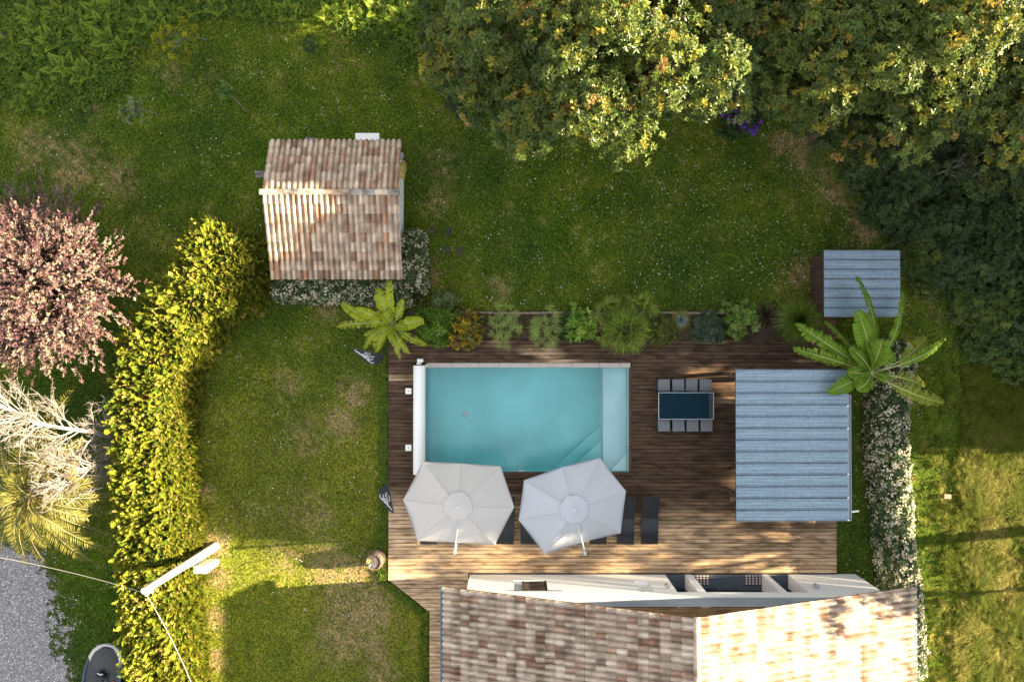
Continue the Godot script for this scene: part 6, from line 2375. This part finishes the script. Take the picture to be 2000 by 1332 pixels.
	for k in 2:
		var p := W(pc[k][0], pc[k][1], 0.6)
		var root := thing("papyrus_clump", pl[k], "papyrus", "papyrus clumps in the planting bed", Vector3(p.x, 0, p.z))
		var sb2 := MB.new()
		sb2.col = Color(0.10, 0.13, 0.04)
		for j in 34:
			var an := R(0, TAU)
			var rr := sqrt(R(0, 1)) * 0.78
			var t := Vector3(cos(an) * rr * 0.75, R(0.6, 1.15), sin(an) * rr * 1.1)
			sb2.tube([Vector3(t.x * 0.35, 0, t.z * 0.35), t], [0.006, 0.004], 4, false)
			part("umbel", umm, M.leaf, root, Transform3D(orient(Vector3.UP + Vector3(t.x, 0, t.z) * 0.5, R(0.75, 1.15)), t))
		pb("stems", sb2, M.leaf_matt, root)
	# blue grass with a yellow skirt, dark flax, big grass ball
	var bl := MB.new()
	blades(bl, 200, 0.22, 0.38, 0.020, Color(0.20, 0.27, 0.25), 0.2, 1.5, 0.15)
	var q := W(1333, 625, 0.4)
	bl.xf = Transform3D()
	var root2 := thing("blue_grass_tuft", "round blue grey grass tuft with a yellow skirt", "grass tuft", "", Vector3(q.x, 0.15, q.z))
	pb("blue_blades", bl, M.leaf_matt, root2)
	var ye := MB.new()
	blades(ye, 240, 0.35, 0.58, 0.012, Color(0.20, 0.175, 0.04), -0.05, 0.35, 0.25)
	pb("yellow_blades", ye, M.leaf_matt, root2)
	var fx := MB.new()
	blades(fx, 60, 0.7, 1.05, 0.045, Color(0.055, 0.045, 0.025), 0.5, 1.3, 0.25)
	var p2 := W(1500, 618, 0.4)
	var r3 := thing("flax_plant", "dark bronze strap leaved flax left of the grass ball", "flax", "", Vector3(p2.x, 0.05, p2.z))
	pb("blades", fx, M.leaf, r3)
	var gb := MB.new()
	blades(gb, 1300, 0.75, 1.15, 0.022, Color(0.115, 0.165, 0.022), -0.15, 1.5, 0.12)
	var p3 := W(1562, 626, 0.6)
	var r4 := thing("grass_tree_ball", "big round ball of fine green leaves at the bed's right end", "grass tree", "", Vector3(p3.x, 0.55, p3.z))
	pb("blades", gb, M.leaf, r4)
	var tk := MB.new()
	tk.tube([Vector3(0, -0.55, 0), Vector3.ZERO], [0.16, 0.12], 9)
	pb("trunk", tk, M.bark, r4)

func oaks() -> void:
	var lf := [rosette(8, 4, 0.17, 0.125, 0.062, 0.15), rosette(7, 4, 0.2, 0.115, 0.058, 0.2), rosette(8, 3, 0.15, 0.135, 0.065, 0.1)]
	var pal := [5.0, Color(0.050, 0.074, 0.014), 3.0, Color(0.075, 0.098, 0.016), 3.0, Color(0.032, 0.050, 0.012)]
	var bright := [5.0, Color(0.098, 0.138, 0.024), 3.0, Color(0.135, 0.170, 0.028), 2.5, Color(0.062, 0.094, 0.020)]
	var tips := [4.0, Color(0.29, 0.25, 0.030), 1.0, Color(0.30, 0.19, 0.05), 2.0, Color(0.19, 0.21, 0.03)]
	var g := "oaks along the top of the garden"
	var T := [[985, 105, 5.6, Vector3(2.3, 1.8, 2.9), 46, "oak with a shaded grey green crown at the far left of the oaks", 4.9], [1172, 55, 8.5, Vector3(4.2, 3.2, 3.9), 112, "broad oak at the top centre, its left half in shade and its top sunlit", 7.7], [1545, 42, 6.5, Vector3(3.5, 2.4, 3.1), 62, "oak directly above the purple hydrangea at the top", 5.6], [1795, 95, 8.6, Vector3(3.8, 2.9, 3.2), 80, "oak with bright sunlit crown near the upper right corner", 6.9], [1990, 190, 6.2, Vector3(2.8, 2.6, 3.2), 46, "oak at the right edge below the upper right corner", 5.4], [1690, 195, 5.2, Vector3(3.0, 1.7, 1.9), 40, "low shaded oak below the sunlit crowns, right of the hydrangea", 4.6]]
	for q in T:
		var p := W(q[0], q[1], q[6])
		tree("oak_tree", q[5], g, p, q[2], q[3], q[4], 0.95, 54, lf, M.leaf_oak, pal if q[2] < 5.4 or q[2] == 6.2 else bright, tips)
	var far := [[-3.2, -17.5, 7.5], [3.5, -17.5, 9.0], [9.5, -16.5, 9.0], [15.5, -15.5, 9.5]]
	# tall trees beyond the right edge, whose shade lies over the garden
	var proto := tree("tall_tree", "tall oak beyond the right edge that shades the garden", "tall oaks beyond the right edge", Vector3(25.5, 0, 1.4), 9.2, Vector3(3.6, 4.3, 3.4), 105, 1.2, 46, lf, M.leaf, pal, [])
	proto.set_meta("stem", "tall_tree")
	for q in [[25.0, -3.2, 1.02], [26.5, -8.0, 0.86], [25.0, -12.5, 0.84], [27.0, -17.0, 0.86], [31.0, -2.6, 1.2], [31.5, 1.9, 1.1], [31.0, -6.6, 1.19], [30.0, -4.6, 1.15], [28.5, 1.3, 1.12], [27.5, -6.0, 1.16], [31.0, -10.5, 0.95], [30.0, -14.5, 0.92]]:
		copy(proto, proto.get_meta("label"), Vector3(q[0], 0, q[1]), R(0, TAU), q[2])
	tree("young_tree", "sparse young oak beyond the right edge, level with the deck's lower part", "", Vector3(26.5, 0, 6.7), 7.0, Vector3(2.6, 3.2, 2.3), 25, 0.8, 30, lf, M.leaf, pal, [])
	tree("young_tree", "small sparse oak beyond the right edge, level with the house roof", "", Vector3(25.5, 0, 8.8), 4.2, Vector3(1.3, 1.8, 1.2), 9, 0.6, 22, lf, M.leaf, pal, [])
	for q in [[3.5, -15.3], [9.0, -15.7], [-2.5, -17.0]]:
		copy(proto, "oak beyond the top edge of the picture, above the lawn", Vector3(q[0], 0, q[1]), R(0, TAU), 0.8)

func shrubs() -> void:
	var lf := [rosette(7, 4, 0.16, 0.10, 0.05, 0.2), rosette(6, 4, 0.18, 0.09, 0.045, 0.2)]
	var dark := [4.0, Color(0.040, 0.064, 0.020), 2.0, Color(0.055, 0.085, 0.022)]
	var mid := [3.0, Color(0.058, 0.095, 0.018), 1.0, Color(0.10, 0.13, 0.02)]
	var S := [[1745, 395, 1.5, 1.0, 0], [1800, 345, 2.4, 1.3, 0], [1880, 330, 2.4, 1.4, 0], [1960, 330, 2.6, 1.5, 0], [1800, 430, 1.7, 1.1, 0], [1870, 420, 2.1, 1.3, 0], [1955, 430, 2.3, 1.4, 0], [1800, 500, 1.2, 0.8, 1], [1860, 510, 1.5, 1.1, 0], [1930, 520, 1.9, 1.3, 0], [1990, 500, 2.2, 1.4, 0], [1820, 545, 0.7, 0.7, 1], [1910, 590, 1.2, 1.0, 1], [1975, 600, 1.7, 1.2, 1], [1935, 665, 1.0, 0.9, 1], [1990, 690, 1.2, 1.0, 1], [1700, 330, 1.0, 0.9, 0], [890, 130, 1.4, 1.0, 1], [880, 60, 1.6, 1.1, 1], [905, 178, 1.0, 0.8, 0]]
	var lb := ["dark shrub at the lawn edge under the right oaks, nearest the hut", "dark shrub just under the upper right oak's lower edge", "dark shrub left of the dead grey branch", "tall dark shrub at the right edge below the oaks", "dark shrub directly above the hut roof's right corner", "broad dark shrub in the middle of the right thicket", "dark shrub at the right edge, middle of the thicket", "bright small shrub at the hut roof's right edge", "dark shrub right of the bright shrub by the hut", "dark shrub in the lower middle of the right thicket", "tall dark shrub at the right edge level with the hut", "low light green shrub right of the hut's lower corner", "green shrub at the lower end of the thicket, inner one", "green shrub at the lower end of the thicket, outer one", "small green shrub beside the rough grass at the right", "green shrub at the right edge above the rough grass", "dark low shrub between lawn and low oak", "bright bush at the top, left of the broad oak, lower one", "bright bush at the top edge left of the broad oak", "dark low bush at the lower left foot of the broad oak"]
	for i in S.size():
		var q: Array = S[i]
		shrub("wild_shrub", lb[i], "wild shrubs at the garden's edge", q[0], q[1], q[2], q[3], int(260 * q[3] * q[3] + 120 * q[2]), lf, M.leaf, dark if q[4] == 0 else mid, 0.8, 1.4)
	# tall bushes beyond the right edge
	var p := shrub("tall_bush", "tall dense bush beyond the right edge, below the tall oaks", "tall bushes beyond the right edge", 2140, 640, 4.6, 2.0, 1300, [rosette(8, 5, 0.34, 0.17, 0.085, 0.2)], M.leaf, dark, 1.0, 1.6)
	p.set_meta("stem", "tall_bush")
	for z in [-14.0, -11.5, -9.0, -7.2, -5.4, -3.6, 1.5]:
		copy(p, p.get_meta("label"), Vector3(R(22.6, 23.6), 0, z), R(0, TAU), R(0.95, 1.2))
	# hydrangea
	var hy := shrub("hydrangea", "purple flowering hydrangea at the lawn edge under the oaks", "", 1452, 222, 1.1, 0.85, 170, [rosette(6, 2, 0.08, 0.15, 0.085, 0.2)], M.leaf, [1.0, Color(0.035, 0.065, 0.018)], 0.8, 1.2)
	var hm := []
	for k in 3:
		var b := MB.new()
		for i in 60:
			var e := rdir()
			e.y = absf(e.y) * 1.2 - 0.3
			e = e.normalized()
			var g := R(0.75, 1.3)
			b.col = Color([0.17, 0.13, 0.10][k] * g, 0.025 * g, [0.27, 0.30, 0.34][k] * g)
			var s := e.cross(rdir()).normalized()
			b.quad(e * 0.10 + s * 0.022, e * 0.10 + e.cross(s) * 0.022, e * 0.105 - s * 0.022, e * 0.10 - e.cross(s) * 0.022, e)
		hm.append(b.mesh())
	for q in [[1412, 222], [1420, 208], [1428, 214], [1424, 230], [1434, 236], [1441, 228], [1446, 240], [1453, 248], [1460, 238], [1466, 254], [1472, 246], [1478, 252], [1483, 244], [1472, 260], [1462, 228], [1440, 215], [1419, 185], [1428, 178], [1440, 170], [1455, 190], [1487, 236], [1415, 196], [1446, 200], [1468, 218]]:
		var o := W(q[0], q[1], R(0.95, 1.2)) - hy.position
		part("flower_head", hm[rng.randi() % 3], M.petal, hy, Transform3D(Basis.from_scale(Vector3.ONE * R(0.85, 1.2)), o))

func ferns() -> void:
	# bracken: triangular fronds
	var root := thing("bracken_fern", "upright bright green bracken fern in the upper left undergrowth", "fern", "bracken ferns in the upper left", Vector3.ZERO)
	root.set_meta("stem", "bracken_fern")
	for k in 5:
		var b := MB.new()
		var a := TAU * k / 5.0 + R(-0.3, 0.3)
		var d := Vector3(cos(a) * 0.75, 0.75, sin(a) * 0.75).normalized()
		var s := d.cross(Vector3.UP).normalized()
		b.col = Color(0.12, 0.16, 0.03)
		b.tube([Vector3.ZERO, d * 0.4, d * 0.75 - Vector3(0, 0.06, 0)], [0.007, 0.005, 0.002], 4, false)
		for i in 15:
			var t := i / 14.0
			var o := d * lerpf(0.22, 0.74, t) - Vector3(0, 0.08 * t * t, 0)
			var l := lerpf(0.25, 0.03, t)
			for sg in [-1.0, 1.0]:
				var e: Vector3 = (s * sg + d * 0.45 - Vector3(0, 0.12, 0)).normalized()
				var g := R(0.8, 1.25)
				b.col = Color(0.16 * g, 0.225 * g, 0.016 * g)
				b.leaf(o, e, e.cross(s.cross(d)).normalized(), l, 0.032, 0.1)
		pb("frond", b, M.leaf, root)
	var P := [[50, 20], [100, 18], [125, 28], [140, 33], [52, 22], [15, 30], [65, 38], [85, 50], [62, 72], [22, 52], [160, 65], [155, 60], [185, 82], [200, 75], [182, 108], [230, 92], [245, 68], [222, 95], [105, 132], [125, 125], [165, 135], [150, 140], [60, 165], [72, 175], [45, 180], [105, 165], [122, 168], [60, 160], [25, 118], [5, 88], [180, 15], [215, 8], [250, 20], [290, 25], [300, 12], [320, 18], [335, 40], [310, 55], [270, 48], [370, 10], [420, 8], [470, 16], [520, 12], [560, 20], [600, 10], [640, 25], [690, 20], [735, 12], [780, 30], [820, 20], [850, 60], [800, 70], [760, 45], [870, 100], [700, 40], [95, 75], [130, 100], [30, 200], [80, 205], [190, 45]]
	for i in P.size():
		var p := W(P[i][0], P[i][1], 0.4)
		p.y = 0.0
		if i == 0:
			root.position = p
		else:
			copy(root, root.get_meta("label"), p, R(0, TAU), R(0.6, 1.1))
	# low undergrowth carpet
	var lf := [rosette(6, 6, 0.20, 0.055, 0.03, 0.1, 0.45), rosette(5, 7, 0.22, 0.06, 0.03, 0.2, 0.45)]
	var polys := [[[-60, -60], [345, -60], [335, 50], [255, 135], [190, 195], [70, 215], [-60, 205]], [[330, -60], [940, -60], [930, 190], [860, 160], [770, 95], [640, 45], [335, 45]], [[1580, 280], [1700, 330], [1740, 420], [1700, 440], [1640, 380], [1560, 300]], [[1740, 300], [2060, 300], [2060, 780], [1900, 700], [1860, 620], [1780, 560], [1775, 480]], [[960, -100], [2060, -100], [2060, 300], [1500, 250], [1380, 120], [1000, 60]]]
	var dens := [2300, 2000, 130, 1500, 1400]
	var pal := [3.0, Color(0.075, 0.140, 0.010), 2.0, Color(0.10, 0.165, 0.012), 1.0, Color(0.15, 0.195, 0.014)]
	var lb := ["low leafy undergrowth filling the upper left corner", "low leafy undergrowth along the top edge left of the oaks", "sparse low plants at the lawn edge under the right oaks", "low leafy undergrowth in the thicket at the right", "leafy undergrowth on the ground below the oaks"]
	for k in polys.size():
		var pts := []
		var pv := PackedVector2Array()
		var lo := Vector2(9999, 9999)
		var hi := Vector2(-9999, -9999)
		for q in polys[k]:
			pv.append(Vector2(q[0], q[1]))
			lo = lo.min(Vector2(q[0], q[1]))
			hi = hi.max(Vector2(q[0], q[1]))
		var tries := 0
		while pts.size() < dens[k] and tries < 40000:
			tries += 1
			var v := Vector2(R(lo.x, hi.x), R(lo.y, hi.y))
			var p := W(v.x, v.y)
			var j := v + Vector2(nmid.get_noise_2d(p.x, p.z), nmid.get_noise_2d(p.z, p.x)) * 45.0
			if not Geometry2D.is_point_in_polygon(j, pv):
				continue
			var hh := 0.08 + 0.30 * (0.5 + 0.5 * nmid.get_noise_2d(p.x * 2.0, p.z * 2.0)) * R(0.4, 1.2)
			pts.append([Vector3(p.x, hh, p.z), Vector3.UP])
		var root2 := thing("undergrowth", lb[k], "undergrowth", "")
		root2.set_meta("kind", "stuff")
		sprays(root2, "leaves", pts, lf, M.leaf, pal, 0.8, 1.6, 0.6, 0.5)

func saplings() -> void:
	var lf := [rosette(6, 3, 0.09, 0.09, 0.045, 0.2)]
	var Q := [[438, 178, 480, 218, 1.5, 0.36, 60, [1.0, Color(0.075, 0.15, 0.03), 1.0, Color(0.15, 0.22, 0.05)], "young sapling with a dense dark green crown on the upper lawn"], [258, 216, 307, 223, 1.6, 0.62, 46, [1.0, Color(0.20, 0.25, 0.11), 1.0, Color(0.11, 0.165, 0.05)], "young sapling with sparse pale leaves left on the upper lawn"], [345, 82, 405, 78, 1.8, 0.95, 110, [1.0, Color(0.25, 0.24, 0.015), 1.0, Color(0.11, 0.165, 0.018)], "young yellow green sapling near the upper undergrowth"], [605, 86, 622, 100, 1.0, 0.36, 22, [1.0, Color(0.06, 0.10, 0.03)], "small thin dark leaved sapling near the top of the lawn"]]
	for q in Q:
		var f := W(q[2], q[3])
		var c := W(q[0], q[1], q[4] * 0.95)
		var root := thing("sapling", q[8], "sapling", "saplings on the upper lawn", f)
		var b := MB.new()
		b.col = Color(0.24, 0.19, 0.15)
		var t := c - f
		limb(b, Vector3.ZERO, t, 0.022, 0.012, 0.05, 7)
		pb("trunk", b, M.bark_white, root)
		var lb := MB.new()
		var pts := []
		for i in q[6]:
			var e := rdir()
			var p: Vector3 = t + Vector3(e.x, e.y * 0.6, e.z) * q[5] * pow(R(0.1, 1), 0.4)
			pts.append([p, e])
			if i % 3 == 0:
				limb(lb, t * R(0.7, 1.0), p, 0.008, 0.003, 0.02, 3)
		pb("branches", lb, M.bark_white, root)
		sprays(root, "crown", pts, lf, M.leaf_matt, q[7], 0.8, 1.4, 0.6, 0.6)

func blocked(x: float, z: float) -> bool:
	if x > -4.86 and x < 12.66 and z > -0.46 and z < 8.9:
		return true
	if z >= 8.9 and x > -3.2 and x < 13.5:
		return true
	if z >= 8.7 and z < 9.9 and x > -4.8 + (z - 8.85) * 1.28 and x < 0.0:
		return true
	if x > -8.75 and x < -4.0 and z > -7.4 and z < -3.0:
		return true
	return x > -4.2 and x < 12.2 and z > -1.55 and z < -0.4

func lawn_cover() -> void:
	# grass blades
	var tufts := []
	for k in 3:
		var b := MB.new()
		for i in 9:
			var a := R(0, TAU)
			var el := R(0.35, 1.3)
			var d := Vector3(cos(a) * cos(el), sin(el), sin(a) * cos(el))
			var o := Vector3(R(-0.06, 0.06), 0, R(-0.06, 0.06))
			var s := Vector3(-sin(a), 0, cos(a)) * 0.006
			var l := R(0.035, 0.09)
			var q := R(0.7, 1.3)
			b.col = Color(q, q, q)
			b.tri(o - s, o + s, o + d * l, Vector3.UP)
		tufts.append(b.mesh())
	var weed := []
	for k in 2:
		var b := MB.new()
		for i in 7:
			var a := TAU * i / 7.0 + R(-0.3, 0.3)
			var d := Vector3(cos(a), R(0.1, 0.6), sin(a)).normalized()
			var q := R(0.8, 1.2)
			b.col = Color(q, q, q)
			b.leaf(Vector3(R(-0.02, 0.02), 0.012, R(-0.02, 0.02)), d, d.cross(Vector3.UP).normalized(), R(0.035, 0.075), R(0.02, 0.04))
		weed.append(b.mesh())
	var g := thing("lawn_grass", "short mown grass blades over the whole lawn", "grass")
	g.set_meta("kind", "stuff")
	var xs := [[], [], []]
	var cs := [[], [], []]
	for i in 110000:
		var x := R(-21.5, 21.5)
		var z := R(-14.8, 14.5)
		if blocked(x, z) or drive(x, z) > 0.55:
			continue
		var c := gcol(x, z)
		var k := R(0.4, 1.8)
		var v := i % 3
		xs[v].append(Transform3D(Basis(Vector3.UP, R(0, TAU)).scaled(Vector3.ONE * R(0.7, 1.3)), Vector3(x, 0.0, z)))
		cs[v].append(Color(c.r * k * R(0.85, 1.15), c.g * k, c.b * k))
	for v in 3:
		multi("blades", tufts[v], M.leaf_matt, xs[v], cs[v], g)
	var w := thing("lawn_weeds", "small leafy weeds and clover scattered through the lawn", "weeds")
	w.set_meta("kind", "stuff")
	xs = [[], []]
	cs = [[], []]
	for i in 42000:
		var x := R(-21.5, 21.0)
		var z := R(-14.8, 14.5)
		if blocked(x, z) or drive(x, z) > 0.5:
			continue
		if nmid.get_noise_2d(x * 1.3 + 70, z * 1.3) + R(-0.5, 0.5) < -0.05:
			continue
		var c := gcol(x, z)
		var v := i % 2
		var k := R(0.7, 1.5)
		xs[v].append(Transform3D(orient(Vector3(R(-0.3, 0.3), 1, R(-0.3, 0.3)), R(0.6, 1.4)), Vector3(x, 0.01, z)))
		cs[v].append(Color(lerpf(c.r, 0.10, 0.6) * k, lerpf(c.g, 0.15, 0.6) * k, lerpf(c.b, 0.018, 0.6) * k))
	for v in 2:
		multi("leaves", weed[v], M.leaf_matt, xs[v], cs[v], w)
	# taller greenery hugging the left deck edge
	var ed := thing("deck_edge_weeds", "lush weeds growing along the left edge of the deck", "weeds")
	ed.set_meta("kind", "stuff")
	xs = []
	cs = []
	for i in 2600:
		var t := R(0, 1)
		var p := Vector3(-4.9 - absf(rng.randfn(0, 0.13)), 0.02, lerpf(0.2, 8.9, pow(t, 0.7)))
		if i % 3 == 0:
			var u := R(0, 1)
			p = Vector3(lerpf(-4.85, -3.3, minf(u * 1.6, 1.0)), 0.02, lerpf(8.95, 10.15, minf(u * 1.6, 1.0)) + maxf(0.0, u * 1.6 - 1.0) * 6.0) + Vector3(-absf(rng.randfn(0, 0.12)), 0, absf(rng.randfn(0, 0.05)))
		xs.append(Transform3D(orient(Vector3(R(-0.4, 0.4), 1, R(-0.4, 0.4)), R(1.0, 2.0)), p + Vector3(0, R(0, 0.08), 0)))
		cs.append(pick([2.0, Color(0.075, 0.125, 0.016), 1.0, Color(0.13, 0.16, 0.02)]))
	multi("leaves", weed[0], M.leaf_matt, xs, cs, ed)
	# daisies
	var db := MB.new()
	for i in 8:
		var a := TAU * i / 8.0
		db.leaf(Vector3.ZERO, Vector3(cos(a), 0.25, sin(a)).normalized(), Vector3(-sin(a), 0, cos(a)), 0.020, 0.014, 0.1)
	xs = []
	cs = []
	while xs.size() < 2600:
		var x := R(-19, 16)
		var z := R(-13, 11)
		if blocked(x, z) or drive(x, z) > 0.3:
			continue
		var dn := nmid.get_noise_2d(x * 0.8 + 300, z * 0.8) + 0.5 * smoothstep(-3.0, 6.0, x) * smoothstep(0, -4, z)
		if dn + R(-0.25, 0.25) < 0.28:
			continue
		xs.append(Transform3D(orient(Vector3(R(-0.3, 0.3), 1, R(-0.3, 0.3)), R(0.7, 1.4)), Vector3(x, 0.05, z)))
		cs.append(Color(0.62, 0.62, 0.55) * R(0.7, 1.1))
	var d := multi(nm("daisies"), db.mesh(), M.petal, xs, cs, self)
	tag(d, "tiny white daisies speckled over the lawn", "daisies")
	# fallen leaves by the shed hedge and under the oaks
	var fb := MB.new()
	fb.leaf(Vector3.ZERO, Vector3(1, 0.15, 0).normalized(), Vector3(0, 0.1, 1).normalized(), 0.06, 0.035)
	xs = []
	cs = []
	for q in [[832, 560, 0.9, 260], [800, 600, 0.9, 180], [850, 520, 0.6, 110], [1610, 340, 1.6, 420], [1690, 420, 1.2, 220], [1560, 560, 0.9, 120], [560, 400, 8.0, 260], [1200, 480, 7.0, 300]]:
		for i in q[3]:
			var p := W(q[0], q[1]) + Vector3(rng.randfn(0, q[2] * 0.55), 0, rng.randfn(0, q[2] * 0.55))
			if blocked(p.x, p.z):
				continue
			p.y = 0.045
			xs.append(Transform3D(orient(Vector3(R(-0.4, 0.4), 1, R(-0.4, 0.4)), R(0.6, 1.2)), p))
			cs.append(pick([2.0, Color(0.30, 0.17, 0.09), 1.0, Color(0.36, 0.26, 0.15), 1.0, Color(0.16, 0.09, 0.05)]))
	var f := multi(nm("fallen_leaves"), fb.mesh(), M.leaf_matt, xs, cs, self)
	tag(f, "brown fallen leaves on the lawn by the shed hedge and oaks", "leaves")
	# rough long grass at the right
	var lg := []
	for k in 3:
		var b := MB.new()
		var dir := Vector3(cos(k * 0.9), 0, sin(k * 0.9))
		for i in 14:
			var a := R(0, TAU)
			var o := Vector3(R(-0.12, 0.12), 0, R(-0.12, 0.12))
			var h := R(0.22, 0.55)
			var lean := (Vector3(cos(a), 0, sin(a)) * 0.5 + dir * 0.8) * h * R(0.5, 1.3)
			var s := Vector3(-sin(a), 0, cos(a)) * 0.011
			var m := o + Vector3(0, h * 0.65, 0) + lean * 0.35
			var t := o + Vector3(0, h * 0.8, 0) + lean
			var q := R(0.7, 1.35)
			b.col = Color(q, q, q)
			b.quad(o - s, o + s, m + s, m - s, Vector3.UP)
			b.tri(m - s, m + s, t, Vector3.UP)
		lg.append(b.mesh())
	var rg := thing("rough_grass", "long unmown yellow green grass along the right edge", "grass")
	rg.set_meta("kind", "stuff")
	xs = [[], [], []]
	cs = [[], [], []]
	for i in 30000:
		var x := R(15.9, 22.5)
		var z := R(-0.5, 14.5)
		var e := smoothstep(16.3, 17.6, x + 0.5 * nmid.get_noise_2d(x, z)) * smoothstep(-0.5, 2.5, z + nmid.get_noise_2d(z, x))
		if rng.randf() > e * 0.95 + 0.03:
			continue
		if nmid.get_noise_2d(x * 0.8 + 31, z * 0.8) + R(-0.3, 0.3) < -0.22:
			continue
		var path := smoothstep(0.45, 0.15, absf(x - 17.1 - 0.15 * sin(z)))
		if rng.randf() < path * 0.85:
			continue
		var v := i % 3
		var turn := nlow.get_noise_2d(x * 2.5, z * 2.5) * 5.0
		xs[v].append(Transform3D(Basis(Vector3.UP, turn + R(-0.5, 0.5)).scaled(Vector3.ONE * R(0.28, 0.68)), Vector3(x, 0, z)))
		var straw := smoothstep(-0.1, 0.5, nmid.get_noise_2d(x * 0.9, z * 0.9) + R(-0.3, 0.3))
		cs[v].append(Color(0.098, 0.120, 0.014).lerp(Color(0.31, 0.25, 0.075), straw * 0.6 * smoothstep(1.0, 7.0, z)) * R(0.7, 1.3))
	for v in 3:
		multi("blades", lg[v], M.leaf_matt, xs[v], cs[v], rg)
